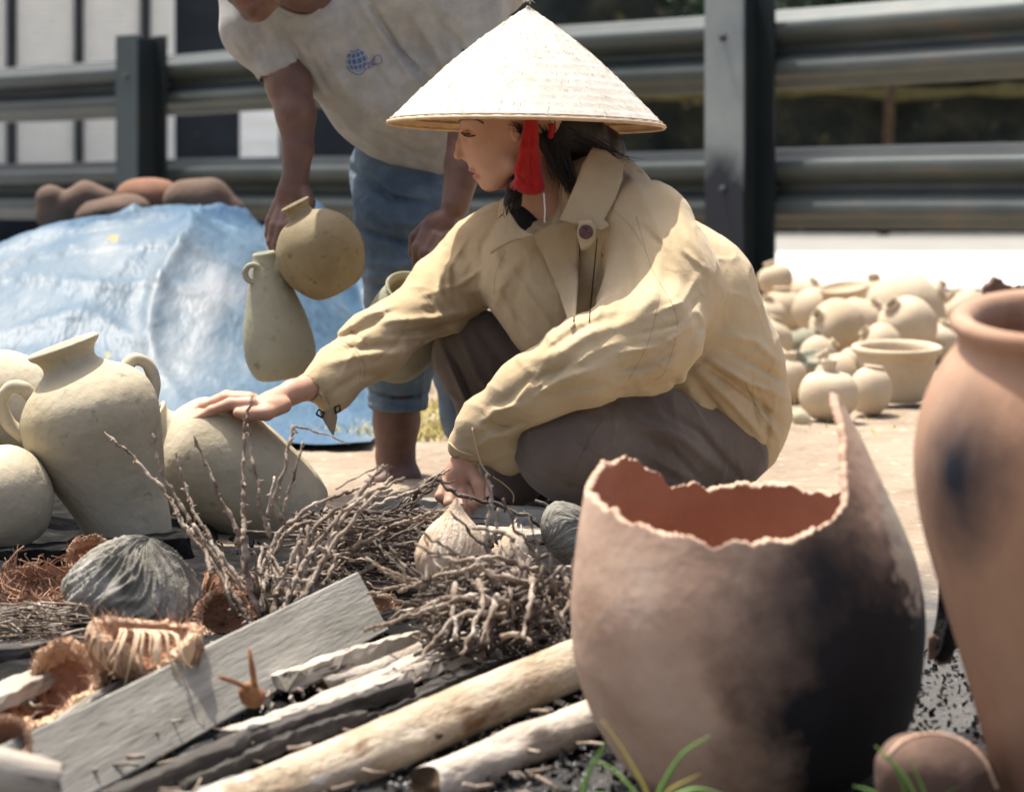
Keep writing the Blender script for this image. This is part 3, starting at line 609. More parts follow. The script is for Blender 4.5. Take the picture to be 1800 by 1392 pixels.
# neck, core, arms
b.chain([(925, 295, hY+.01, 46), (965, 370, 3.93, 44), (990, 420, 3.95, 60)], 18)
b.chain([(1000, 440, 3.95, 70), (1150, 620, 3.95, 90)], 10)
b.chain([(1000, 440, 3.95, 60), (880, 440, 4.08, 40), (740, 540, 3.98, 30), (600, 655, 3.80, 22), (535, 685, 3.75, 20)], 8)
b.chain([(1000, 440, 3.95, 60), (1130, 430, 3.86, 45), (1130, 600, 3.70, 35), (940, 690, 3.68, 28), (830, 775, 3.70, 23)], 8)
# right hand lying on the jar
b.chain([(560, 672, 3.77, 20), (515, 689, 3.735, 21), (480, 707, 3.715, 22)], 8)
b.ell(462, 709, 3.70, 36, 14, 40, 12, rot=-8)
for (yo, pts) in ((-.030, [(440, 710, 13), (405, 710, 11), (372, 722, 9.5), (345, 737, 8)]), (-.010, [(438, 703, 13), (395, 700, 11), (358, 714, 9.5), (330, 733, 8)]),
                  (.012, [(438, 701, 13), (398, 697, 11), (362, 711, 9.5), (336, 729, 8)]), (.032, [(446, 703, 12), (412, 700, 10), (382, 712, 9), (360, 724, 7.5)])):
    b.chain([(x, y, 3.70+yo, r) for x, y, r in pts], 4)
b.chain([(498, 712, 3.70, 15), (468, 726, 3.665, 13), (436, 728, 3.655, 11), (418, 726, 3.66, 9)], 6)
# left hand hanging, fingertips on the beam
b.chain([(836, 760, 3.70, 22), (822, 795, 3.70, 23), (812, 822, 3.70, 24)], 8)
b.ell(806, 838, 3.70, 27, 30, 22, 10, rot=14)
for (x0, y0, x1, y1, x2, y2, yo, r) in ((786, 848, 774, 872, 790, 888, -.006, 9.5), (797, 858, 790, 884, 806, 902, -.016, 10), (812, 862, 812, 890, 824, 908, -.018, 10), (826, 858, 832, 884, 838, 900, -.010, 9.5)):
    b.chain([(x0, y0, 3.70+yo/2, r+2), (x1, y1, 3.69+yo, r), (x2, y2, 3.70+yo, r-2)], 4)
b.chain([(828, 828, 3.69, 13), (842, 852, 3.675, 11), (846, 880, 3.67, 9)], 6)
# legs core and feet
b.chain([(1180, 740, 3.90, 60), (1000, 790, 3.72, 50), (1060, 850, 3.80, 34), (1000, 890, 3.80, 16), (940, 896, 3.80, 11)], 8)
b.chain([(1180, 740, 3.95, 60), (850, 620, 4.05, 40), (900, 830, 4.08, 30), (870, 882, 4.05, 20)], 8)
body, BV, BQ = build_sdf('body', b, m_skin, wm, .0021)
# lip tint
x = CX+BV[:, 0]/BV[:, 1]*F; y = HY+(CH-BV[:, 2])/BV[:, 1]*F
lip = np.exp(-(((x-830)/12)**2+((y-299)/4.4)**2)**2)+np.exp(-(((x-837)/11)**2+((y-311)/5.2)**2)**2); lip *= (np.abs(BV[:, 1]-hY) < .022)
at = body.data.attributes.new('tint', 'FLOAT', 'POINT'); at.data.foreach_set('value', np.clip(lip, 0, 1).astype(np.float32)*.75)
bb = bvh_of(BV, BQ)
seam('eyelashes', [(812, 233), (818, 238.5), (827, 240), (836, 238.5)], bb, .0012, m_eye, body, 16, .0012)
None and seam('eyelid_crease', [(812, 229), (822, 228), (835, 232)], bb, .0003, m_seamd, body, 14, .0001)
pp = cat_rom([(817, 235.5), (828, 236.5)], 5); V, Fc = tube_geo([hit(bb, x_, y_, .0008) for x_, y_ in pp], [.0005, .0012, .0015, .0012, .0005], 6); link('eye', V, Fc, m_eye, body)
seam('eyebrow', [(806, 214), (818, 210), (838, 211), (850, 217)], bb, .0013, m_hair, body, 20, .0005)
# trousers
b = Body()
b.chain([(1255, 775, 3.93, 100), (1130, 782, 3.80, 97), (1002, 788, 3.68, 90)], 30)
b.chain([(1002, 795, 3.69, 84), (1080, 850, 3.80, 62), (1150, 880, 3.88, 55)], 34)
b.chain([(1250, 760, 4.02, 95), (1020, 690, 4.06, 88), (840, 622, 4.04, 75)], 20)
b.chain([(838, 622, 4.04, 72), (868, 740, 4.05, 62), (905, 850, 4.05, 50)], 26)
for pts, w_, a in (([(925, 760), (1000, 745), (1100, 740)], 8, 3), ([(1030, 790), (1090, 830), (1180, 850)], 9, 7), ([(1000, 770), (1060, 810), (1150, 835)], 7, -6), ([(960, 830), (1000, 850), (1060, 862)], 8, -6),
                   ([(1120, 740), (1200, 770), (1270, 830)], 10, 6), ([(1090, 750), (1180, 790), (1230, 845)], 8, -6), ([(1160, 720), (1230, 760), (1300, 840)], 8, -5), ([(1140, 800), (1190, 830), (1240, 850)], 7, 5),
                   ([(800, 570), (840, 660), (900, 740)], 8, 6), ([(780, 600), (820, 680), (850, 760)], 8, -6), ([(840, 580), (890, 650), (930, 690)], 9, -5), ([(770, 590), (800, 660), (835, 740)], 6, 5), ([(860, 640), (880, 720), (900, 800)], 8, 5),
                   ([(930, 720), (940, 790), (990, 850)], 7, 2.5), ([(1075, 720), (1040, 760), (1020, 860)], 2.5, 1.2)):
    b.fold(pts, w_*.85, a*1.5)
b.noise = [(N1, 5, .0022, (1, 1, 1)), (RG, 4, .003, (1, 1, 1)), (RG2, 7, .0018, (1, 1, 1))]
tr, TV, TQ = build_sdf('trousers', b, m_trous, wm, .0034); tb = bvh_of(TV, TQ)
seam('side_seam', [(1062, 735), (1040, 765), (1015, 815), (1000, 860)], tb, .0004, m_trous, tr, 30, .0002, fb=3.6)
# shoes
b = Body(); b.chain([(1090, 893, 3.78, 20), (1000, 897, 3.76, 22), (935, 900, 3.75, 18)], 8)
build_sdf('shoe', b, m_black, wm, .004)
b = Body(); b.chain([(940, 880, 4.05, 24), (900, 884, 4.04, 24), (862, 888, 4.03, 17)], 8); build_sdf('shoe', b, m_black, wm, .004)
# jacket
b = Body()
b.chain([(1062, 385, 3.94, 108), (1165, 545, 3.95, 158), (1225, 690, 3.96, 158), (1262, 752, 3.96, 116)], 40)
b.ell(960, 470, 3.97, 120, 125, 110, 40, rot=20); b.ell(985, 560, 3.93, 92, 105, 90, 50, rot=-25)
b.ell(905, 420, 4.05, 92, 72, 80, 40, rot=-25)
b.chain([(872, 446, 4.08, 78), (770, 525, 4.00, 62), (665, 606, 3.86, 56), (585, 668, 3.79, 42), (540, 684, 3.755, 29)], 30)
b.ell(690, 575, 3.90, 62, 42, 45, 22, rot=-38); b.ell(585, 705, 3.775, 26, 34, 28, 14, rot=35)
b.chain([(1133, 405, 3.84, 94), (1162, 500, 3.78, 98), (1140, 592, 3.67, 91)], 44)
b.chain([(1140, 592, 3.67, 90), (1030, 628, 3.63, 66), (930, 690, 3.64, 52), (860, 745, 3.68, 40), (822, 782, 3.70, 32)], 34)
b.ell(892, 790, 3.69, 40, 50, 30, 22, rot=-20)
b.ell(1040, 330, 3.93, 62, 64, 62, 26, rot=30)
# neck opening, hem, cuffs
b.chain([(900, 250, 3.90, 62), (945, 350, 3.86, 52), (938, 412, 3.84, 30)], 8, '-')
hp = P(1140, 690, 3.8); hp2 = P(1312, 862, 3.8); dd = (hp2-hp); b.plane(hp, (dd.z, 0, -dd.x), 3) if False else None
for pts in ([(545, 682, 3.755, 17), (505, 694, 3.73, 25), (470, 720, 3.7, 45)], [(842, 768, 3.69, 24), (812, 812, 3.70, 27), (795, 850, 3.7, 40)]): b.chain(pts, 2, '-')
FO = [  # shoulder / chest
 ([(1235, 470), (1200, 530), (1130, 560)], 4, 4), ([(1232, 520), (1190, 570), (1110, 590)], 4, -4), ([(1225, 570), (1160, 610), (1080, 622)], 4, 4.5), ([(1215, 600), (1150, 640), (1060, 655)], 4, -4), ([(1090, 600), (1050, 615), (990, 655)], 3.5, 4), ([(960, 645), (930, 675), (900, 715)], 3.5, 4), ([(1000, 640), (960, 675), (925, 700)], 3.5, -4),
 ([(900, 470), (930, 520), (990, 600)], 5, 4), ([(880, 500), (910, 560), (950, 610)], 4, -4), ([(850, 470), (810, 500), (740, 520)], 4, 4), ([(820, 420), (790, 470), (790, 530)], 4, 4), ([(720, 560), (700, 600), (660, 640)], 4, -3.5), ([(650, 580), (620, 620), (600, 660)], 4, 3.5), ([(1180, 400), (1200, 440), (1250, 480)], 5, 4), ([(1120, 390), (1160, 430), (1190, 500)], 5, -4),
 ([(1180, 330), (1215, 420), (1290, 540)], 10, 4), ([(1100, 420), (1110, 500), (1075, 580)], 12, -6), ([(1085, 430), (1060, 520), (1040, 590)], 8, 4), ([(1068, 400), (1058, 480), (1030, 560)], 5, -4),
  ([(940, 440), (890, 480), (870, 540)], 10, 5), ([(880, 380), (850, 430), (845, 500)], 8, -6), ([(900, 380), (872, 440), (880, 520)], 8, 5), ([(925, 460), (905, 530), (920, 600)], 9, -4),
 ([(960, 560), (970, 610), (955, 640)], 8, 4), ([(1180, 480), (1200, 560), (1180, 620)], 16, 5), ([(1210, 500), (1225, 580), (1200, 640)], 10, -5),
 # far arm
 ([(790, 440), (800, 500), (840, 540)], 9, -7), ([(770, 470), (775, 520), (810, 560)], 8, 6), ([(840, 545), (760, 560), (660, 565)], 7, 7), ([(830, 560), (750, 580), (680, 590)], 6, -9), ([(690, 545), (650, 575), (560, 605)], 6, -5), ([(700, 535), (640, 555), (590, 590)], 8, 5),
 ([(720, 620), (640, 625), (570, 640)], 7, 5), ([(740, 600), (660, 608), (600, 615)], 6, -7), ([(690, 655), (630, 660), (580, 690)], 7, -5), ([(655, 655), (640, 600), (610, 575)], 3.5, -3.5),
 # near arm
 ([(1250, 620), (1180, 670), (1060, 690)], 8, -5), ([(1120, 560), (1030, 590), (960, 640)], 10, 5), ([(1060, 560), (1000, 590), (960, 620)], 7, -6), ([(1090, 640), (1010, 660), (940, 690)], 10, 6), ([(1100, 665), (1020, 680), (950, 700)], 6, -5), ([(1190, 590), (1130, 640), (1050, 650)], 12, -5),
 ([(1010, 640), (930, 670), (870, 720)], 8, -5), ([(930, 735), (880, 750), (850, 745)], 7, -8), ([(920, 712), (870, 722), (835, 760)], 7, 6), ([(900, 760), (860, 770), (835, 790)], 6, 6), ([(1160, 440), (1150, 520), (1120, 560)], 12, 5),
 # side and back folds fanning from under the elbow
 ([(1235, 625), (1310, 670), (1385, 700)], 6, 8), ([(1235, 638), (1310, 690), (1375, 745)], 6, -10), ([(1225, 650), (1290, 710), (1350, 780)], 8, 8), ([(1215, 660), (1270, 730), (1330, 800)], 6, -10), ([(1200, 665), (1260, 760), (1315, 835)], 8, 7), ([(1185, 675), (1240, 760), (1300, 830)], 6, -8),
 ([(1260, 610), (1330, 640), (1380, 670)], 7, -7), ([(1270, 590), (1330, 600), (1370, 640)], 8, 7), ([(1330, 690), (1340, 730), (1370, 770)], 6, 5), ([(1320, 660), (1350, 740), (1345, 800)], 5, -5)]
for pts, w_, a in FO: b.fold(pts, w_*.95, a*1.4)
b.noise = [(N1, 3.0, .0045, (1, 1, 1)), (N3, 6, .0022, (1, 1, .7)), (N2, 15, .0008, (1, 1, .8)), (RG, 3.4, .0048, (1, .8, .8)), (RG2, 7.5, .0024, (.8, 1, 1.2)), (RG, 12, .0007, (1, 1, 1))]
# hem: cut everything below-left of the hem line, only on the near flank below the sleeve
class Jk:
    def __init__(s, b): s.b = b; s.lo = getattr(b, 'lo', 0); s.hi = getattr(b, 'hi', 0)
    def culled(s, c, rad): return Jk(s.b.culled(c, rad))
    def __call__(s, p, fine=True):
        d = s.b(p, fine); x = CX+p[:, 0]/p[:, 1]*F; y = HY+(CH-p[:, 2])/p[:, 1]*F
        # signed distance in px below the hem (front body edge and back flap)
        h1 = ((x-1130)*(862-676)-(y-676)*(1312-1130))/260.2          # >0 right/above hem
        h1 = -h1
        cut = h1*p[:, 1]/F; reg = (x > 1085) & (p[:, 1] > 3.50) & (y > 640) & ~((p[:, 1] < 3.70) & (y < 700))
        return np.where(reg, np.maximum(d, cut), d)
jk, JV, JQ = build_sdf('jacket', Jk(b), m_jacket, wm, .0031, 2); jb = bvh_of(JV, JQ)
# collar pieces, placket, button
def hp3(px, py, l=.004, fb=3.85): h_ = hit(jb, px, py, l, fb); return (px, py, h_.y)
def cpanel(name, pts, l=.004, fb=3.83, **k):
    return panel(name, [(x_, y_, min(hit(jb, x_, y_, 0, fb).y-l, fb+.05)) if len(t_) == 2 else (x_, y_, t_[2]) for t_ in pts for x_, y_ in [t_[:2]]], m_jacket, jk, **k)
cu = lambda V: np.stack([0*V[:, 0], .0022*N2(V, 9), .001*N1(V, 8)], 1)
cpanel('collar', [(1042, 262, 3.87), (1066, 268, 3.86), (1096, 292, 3.84), (1094, 318, 3.81), (1082, 350, 3.795), (1062, 386, 3.785), (1072, 396, 3.78), (1058, 406, 3.78), (1030, 398, 3.785), (984, 388, 3.79), (1000, 352, 3.80), (1014, 318, 3.815), (1024, 290, 3.83)], thick=.004, curl=cu)
cpanel('collar', [(902, 338, 3.84), (880, 352, 3.86), (876, 385, 3.85), (862, 447, 3.82), (880, 434, 3.812), (905, 420, 3.808), (938, 413, 3.805), (912, 398, 3.82), (896, 372, 3.83)], thick=.004, curl=cu)
cpanel('placket', [(934, 412), (962, 398), (1012, 388), (1020, 398), (1017, 470), (1010, 570), (1004, 578), (985, 520), (955, 450)], l=.004, fb=3.8, thick=.003, curl=cu)
cpanel('tab', [(1018, 388, 3.772), (1038, 386, 3.77), (1048, 400, 3.768), (1046, 424, 3.77), (1036, 436, 3.775), (1022, 440, 3.778), (1014, 412, 3.775)], thick=.004)
c = P(1030, 408, 3.762)
V, Fc = lathe_mesh([(.0001, .0035), (.006, .0033), (.0085, .0045), (.0105, .004), (.011, .0015), (.010, 0), (.0001, 0)], 20)
Mb = Matrix.Rotation(R(90), 4, 'X'); bt = link('button', [c+(Mb @ Vector(v)) for v in V], Fc, m_button, jk); fix_normals(bt)
for pts, r_, m_ in (([(1020, 400), (1018, 440), (1015, 500), (1008, 575)], .0016, m_seamd), ([(1050, 420), (1044, 480), (1038, 540), (1036, 566)], .0013, m_seamd), ([(1092, 300), (1090, 335), (1076, 372)], .0006, m_seam), ([(950, 425), (1004, 402)], .0005, m_seam),
                    ([(890, 440), (872, 480), (868, 520)], .0006, m_seam), ([(1118, 380), (1145, 470), (1190, 560), (1170, 650), (1150, 668)], .0006, m_seam), ([(1160, 520), (1140, 600), (1105, 668)], .0005, m_seam),
                    ([(585, 592), (620, 610), (640, 640), (640, 665)], .0008, m_seam), ([(578, 596), (612, 614), (632, 643), (632, 668)], .0005, m_seam), ([(502, 662), (540, 672), (575, 700)], .0006, m_seam),
                    ([(735, 510), (752, 530), (770, 560)], .0005, m_seam), ([(846, 722), (868, 742), (900, 752)], .0007, m_seam), ([(1120, 690), (1220, 770), (1300, 846)], .0006, m_seam),
                    ([(1310, 672), (1332, 720), (1350, 745)], .0009, m_seam), ([(1322, 668), (1326, 715), (1336, 748)], .0007, m_seam), ([(1080, 370), (1110, 400), (1128, 430)], .0006, m_seam)):
    seam('seam', pts, jb, r_*(.42 if m_ is m_seam else .8), m_, jk, 40, .0002)
tube('cuff_hem', [hit(jb, x_, y_, .0008, 3.74) for x_, y_ in cat_rom([(518, 668), (540, 676), (565, 692), (580, 720)], 20)], .0018, m_jacket, jk, 6)
tube('cuff_hem', [hit(jb, x_, y_, .0008, 3.68) for x_, y_ in cat_rom([(790, 778), (806, 792), (832, 800)], 16)], .0018, m_jacket, jk, 6)
# cuff straps with little buckles
panel('cuff_strap', [(562, 726, 3.745), (590, 708, 3.745), (592, 735, 3.742), (586, 768, 3.742), (572, 745, 3.742)], m_jacket_in, jk)
tube('buckle', [P(x_, y_, 3.738) for x_, y_ in ((556, 728), (566, 734), (570, 726), (560, 720), (556, 728))], .0016, m_char, jk, 6)
tube('buckle', [P(x_, y_, 3.738) for x_, y_ in ((588, 716), (597, 712), (598, 722), (590, 726), (588, 716))], .0016, m_char, jk, 6)
tube('cord', [P(x_, y_, 3.64) for x_, y_ in cat_rom([(830, 752), (838, 790), (848, 820), (862, 836)], 12)], .0012, m_jacket, jk, 5)
tube('cord', [P(x_, y_, 3.64) for x_, y_ in cat_rom([(866, 838), (885, 850), (902, 868), (902, 884)], 12)], .0012, m_jacket_in, jk, 5)
# dark top and strap in the neckline
b = Body(); b.chain([(922, 398, 3.93, 48), (962, 440, 3.93, 60)], 10); build_sdf('undershirt', b, m_black, wm, .004)
tube('lanyard', [P(x_, y_, 3.805) for x_, y_ in ((956, 340), (958, 370), (957, 392))], .0012, m_white, wm, 5)
# hair: mass below the hat plus strands
b = Body(); b.ell(978, 230, 3.92, 88, 50, 66, 14, rot=14); b.chain([(1000, 225, 3.92, 48), (1060, 262, 3.95, 34), (1095, 282, 3.97, 12)], 22)
b.chain([(955, 240, 3.86, 18), (985, 285, 3.865, 18), (1008, 335, 3.87, 9)], 14); b.chain([(905, 325, 3.86, 15), (900, 358, 3.85, 13), (892, 385, 3.845, 4)], 10)
b.noise = [(N1, 26, .0013, (1, 1, .15)), (N2, 45, .0008, (1, 1, .2))]
hair, HV, HQ = build_sdf('hair', b, m_hair, wm, .0032)
rs = np.random.RandomState(2); V, Fc = [], []
def strands(n, A, B_, C, jit, Yr, rad):
    for i in range(n):
        j = lambda: rs.normal(size=2)*jit
        p_ = [np.array(A)+j(), np.array(B_)+j(), np.array(C)+j()*1.6]; Y0 = rs.uniform(*Yr)
        tube_geo([P(x_, y_, Y0) for x_, y_ in cat_rom(p_, 9)], [rad]*7+[rad*.6, rad*.2], 4, V, Fc)
strands(50, (958, 225), (985, 280), (1005, 335), 10, (3.83, 3.86), .0007); strands(30, (1010, 235), (1060, 262), (1100, 290), 9, (3.86, 3.93), .0008)
strands(40, (905, 335), (898, 362), (890, 392), 5, (3.825, 3.85), .0006); strands(16, (915, 232), (918, 228), (900, 222), 4, (3.82, 3.83), .0006)
o = link('hair_strands', V, Fc, m_hair, hair); tag(o, kind='stuff')
# red chin scarf
b = Body(); b.chain([(931, 210, 3.815, 10), (926, 262, 3.812, 12), (920, 300, 3.818, 15), (928, 326, 3.83, 17)], 10); b.chain([(939, 210, 3.82, 8), (938, 275, 3.822, 10), (943, 328, 3.83, 15)], 10)
b.chain([(915, 322, 3.83, 12), (900, 332, 3.86, 10), (905, 330, 3.93, 10)], 10); b.chain([(970, 222, 3.83, 6), (968, 240, 3.83, 5)], 4)
for pts, w_, a in (([(925, 225), (920, 290), (914, 325)], 3, -3.5), ([(934, 225), (930, 290), (936, 335)], 3, -4.5), ([(941, 260), (944, 300), (948, 335)], 3, 3), ([(912, 305), (925, 322), (945, 330)], 3, -4), ([(915, 330), (924, 316), (930, 300)], 3, -3.5)): b.fold(pts, w_, a)
build_sdf('scarf', b, m_red, wm, .0019)
# conical hat
apex = P(927, 12, 3.90); hc = P(925, 219, 3.90); Rh = px2m(241, 3.90); Hh = (apex-hc).length
rot = Matrix.Rotation(R(1.0), 3, 'Y') @ Matrix.Rotation(R(-1.4), 3, 'X')
V, Fc = [], []; seg, nr = 160, 90; rs = np.random.RandomState(9); jit = rs.uniform(-1, 1, seg)
for i in range(nr+1):
    t = i/nr; r = Rh*t; ring = .0013*(1-((t*17) % 1))**2*(t > .06); bulge = .012*math.sin(math.pi*t)*(1) 
    for j in range(seg):
        th = 2*math.pi*j/seg; lf = .0011*math.sin(th*40+3*math.sin(t*17//1*2.3))+.0004*jit[j]; rr = max(r, .003)*(1+.008*math.sin(2*th+1)*t)
        V.append(hc+rot@Vector((rr*math.cos(th), rr*math.sin(th), Hh*(1-t)+bulge+ring+lf)))
for i in range(nr):
    for j in range(seg): j2 = (j+1) % seg; Fc.append((i*seg+j, (i+1)*seg+j, (i+1)*seg+j2, i*seg+j2))
k0 = len(V); Fc.append(tuple(range(seg)))
mm = len(V)
for i in range(nr+1):
    for j in range(seg): V.append(V[i*seg+j]-rot@Vector((0, 0, .0035 if i < nr else .0025)))
F2 = [tuple(mm+a for a in f[::-1]) for f in Fc[:nr*seg]]; nF = len(Fc); Fc += F2
Fc += [(nr*seg+j, mm+nr*seg+j, mm+nr*seg+(j+1) % seg, nr*seg+(j+1) % seg) for j in range(seg)]
hat = link('conical_hat', V, Fc, [m_hat, m_hat_in], wm)
mi = np.zeros(len(hat.data.polygons), dtype=np.int32); mi[nF:nF+len(F2)] = 1; hat.data.polygons.foreach_set('material_index', mi)
def hoop(t, dz, rad, name, m): 
    pth = [hc+rot@Vector((Rh*t*math.cos(a)*(1+.008*math.sin(2*a+1)*t), Rh*t*math.sin(a)*(1+.008*math.sin(2*a+1)*t), Hh*(1-t)+dz+.012*math.sin(math.pi*t))) for a in np.linspace(0, 2*math.pi, 120)]
    tube(name, pth, rad, m, hat, 6)
hoop(1.0, -.0012, .0036, 'brim_hoop', m_rim); hoop(.985, .0018, .0012, 'brim_binding', m_hat)
for t in (.94, .88, .82, .76, .7): hoop(t, -.0055, .0014, 'inner_hoop', m_rim)
V, Fc = [], []
for i in range(26):
    a = rs.uniform(0, 6.28); tube_geo([apex+Vector((0, 0, .008)), apex+Vector((math.cos(a)*.006, math.sin(a)*.006, .012)), apex+Vector((math.cos(a)*.014*rs.uniform(.5, 1), math.sin(a)*.012, .008+rs.uniform(-.004, .007)))], .0004, 4, V, Fc)
tag(link('frayed_tip', V, Fc, m_hat, hat), kind='stuff')
V, Fc = [], []
for i in range(900):                                # stitched pale palm threads standing slightly proud
    a = rs.uniform(0, 6.28); t = rs.uniform(.12, .97); dt = rs.uniform(.01, .05); da = rs.normal()*.01
    q = [hc+rot@Vector((Rh*tt*math.cos(aa), Rh*tt*math.sin(aa), Hh*(1-tt)+.012*math.sin(math.pi*tt)+.0016)) for tt, aa in ((t, a), (min(1, t+dt), a+da))]
    tube_geo(q, .0004, 3, V, Fc)
m_fib = mat('straw_thread', [(.50, .42, .33), (.66, .60, .52)], 30, 3, .8, .1, 100, .001); tag(link('leaf_fibres', V, Fc, m_fib, hat, False), kind='stuff')
print('woman', time.time()-T0)

# ------------------------------------------------------------------ the bending man
mn = empty('person', (-.25, 4.5, 0), 'bending person in grey t-shirt and rolled jeans holding clay pots', 'person')
b = Body(); mY = 4.14
b.ell(440, -95, mY, 78, 80, 66, 6); b.ell(448, -22, mY, 48, 52, 46, 20); b.chain([(480, -5, mY-.035, 16), (452, 16, mY-.012, 17), (446, 18, mY, 15), (452, 16, mY+.012, 17), (484, -5, mY+.035, 16)], 18)
b.ell(430, 2, mY-.006, 11, 5, 20, 4, rot=25); b.ell(436, 11, mY-.006, 11, 5.5, 18, 4, rot=22); b.chain([(405, -30, mY, 8), (408, -4, mY, 10)], 8); b.ell(416, -2, mY-.012, 8, 6, 7, 4); b.fold([(418, 6), (452, 4)], 2, -3)
b.ell(440, 26, mY, 15, 11, 16, 8)
b.chain([(485, -45, mY+.03, 44), (560, -10, 4.34, 50)], 12); b.chain([(600, 30, 4.4, 70), (720, 180, 4.45, 80), (720, 260, 4.5, 60)], 10)
b.chain([(600, 30, 4.4, 60), (470, 40, 4.36, 45), (508, 150, 4.31, 40), (520, 200, 4.29, 35), (524, 260, 4.28, 27), (519, 312, 4.27, 24)], 10)
b.ell(515, 345, 4.265, 31, 38, 22, 12, rot=8)
for pts in ([(498, 365, 4.262, 13), (484, 398, 4.25, 11), (478, 425, 4.25, 10), (484, 446, 4.255, 8.5)], [(508, 368, 4.255, 13), (497, 400, 4.24, 11), (488, 430, 4.24, 10), (494, 452, 4.245, 8.5)],
            [(520, 368, 4.25, 13), (512, 395, 4.235, 11), (504, 418, 4.232, 10), (500, 440, 4.24, 8.5)], [(490, 358, 4.27, 12), (476, 388, 4.265, 10), (474, 412, 4.265, 9), (478, 428, 4.268, 8)],
            [(536, 338, 4.255, 13), (543, 358, 4.24, 11.5), (536, 380, 4.235, 10)]): b.chain(pts, 4)
b.chain([(600, 30, 4.4, 60), (830, 60, 4.38, 45), (828, 200, 4.32, 38), (815, 290, 4.28, 33), (800, 362, 4.25, 25)], 10)
b.ell(770, 402, 4.24, 30, 33, 24, 12, rot=30)
for pts in ([(752, 408, 4.235, 14), (735, 436, 4.22, 12), (734, 466, 4.225, 10)], [(764, 418, 4.22, 14), (748, 446, 4.205, 12), (748, 474, 4.21, 10)], [(778, 422, 4.215, 14), (764, 450, 4.2, 12), (764, 478, 4.205, 10)], [(790, 418, 4.22, 13), (780, 446, 4.2, 11), (780, 470, 4.205, 9)], [(748, 398, 4.25, 12), (730, 418, 4.25, 11), (726, 446, 4.25, 9)]): b.chain(pts, 4)
b.chain([(720, 330, 4.5, 50), (700, 560, 4.45, 45), (697, 660, 4.47, 46), (697, 740, 4.47, 41), (695, 800, 4.47, 34), (698, 838, 4.47, 36)], 8)
b.chain([(715, 842, 4.46, 26), (680, 850, 4.42, 21), (650, 856, 4.39, 15)], 16)
b.chain([(720, 330, 4.55, 50), (800, 560, 4.7, 40), (835, 700, 4.75, 36), (850, 800, 4.75, 28), (830, 815, 4.72, 18)], 8)
man, MV, MQ = build_sdf('body', b, m_skin_h, mn, .0027)
x = CX+MV[:, 0]/MV[:, 1]*F; y = HY+(CH-MV[:, 2])/MV[:, 1]*F
face = np.clip((60-y)/20, 0, 1)*0
at = man.data.attributes.new('tint', 'FLOAT', 'POINT'); at.data.foreach_set('value', np.exp(-(((x-434)/14)**2+((y-7)/8)**2)**2).astype(np.float32)*.6)
# t-shirt
b = Body()
b.ell(600, 50, 4.40, 125, 95, 115, 30, rot=35); b.chain([(600, 40, 4.4, 100), (690, 160, 4.43, 112), (735, 230, 4.47, 92)], 40); b.ell(742, 262, 4.48, 62, 62, 75, 30)
b.chain([(470, -20, 4.37, 90), (455, 50, 4.35, 66), (487, 118, 4.32, 42)], 34); b.chain([(700, -20, 4.4, 120), (800, 10, 4.38, 85), (835, 95, 4.35, 62)], 40); b.ell(850, -20, 4.45, 80, 60, 80, 30)
b.chain([(520, 20, 4.33, 60), (600, 120, 4.36, 60)], 30)
b.chain([(500, -70, 4.33, 60), (520, -30, 4.31, 48), (524, -8, 4.27, 34)], 8, '-')
b.chain([(484, 128, 4.32, 31), (506, 170, 4.3, 40)], 3, '-'); b.chain([(838, 110, 4.34, 40), (835, 190, 4.3, 55)], 3, '-')
b.chain([(752, 300, 4.48, 48), (755, 380, 4.5, 80)], 3, '-')
for pts, w_, a in (([(630, 0), (690, 90), (740, 160)], 8, 9), ([(650, 10), (700, 90), (760, 150)], 6, -12), ([(600, 20), (650, 100), (690, 170)], 9, -5), ([(560, 60), (590, 130), (640, 200)], 10, 5), ([(530, 70), (570, 150), (600, 200)], 7, -5),
                   ([(420, 20), (440, 70), (470, 110)], 8, -5), ([(440, 0), (480, 60), (500, 110)], 9, 6), ([(480, 40), (520, 90), (550, 150)], 7, -6), ([(620, 230), (690, 280), (740, 300)], 9, 5), ([(650, 225), (720, 265), (770, 280)], 8, -5), ([(760, 30), (800, 70), (830, 110)], 8, -6), ([(720, 20), (760, 80), (790, 140)], 9, 6), ([(660, 180), (720, 230), (780, 250)], 10, 4)):
    b.fold(pts, w_*.9, a*1.3)
b.noise = [(N1, 3.2, .004, (1, 1, 1)), (RG, 3, .005, (1, 1, .7)), (RG2, 6, .0018, (1, 1, 1))]
sh, SV, SQ = build_sdf('t_shirt', b, m_tee, mn, .004); sb = bvh_of(SV, SQ)
tube('neckband', [hit(sb, x_, y_, .002, 4.3) for x_, y_ in cat_rom([(478, 2), (500, 20), (530, 30), (556, 22), (566, 0)], 24)], .004, m_tee, sh, 8)
b = Body(); b.ell(530, -6, 4.325, 32, 30, 30, 5); build_sdf('undershirt', b, m_black, mn, .004)
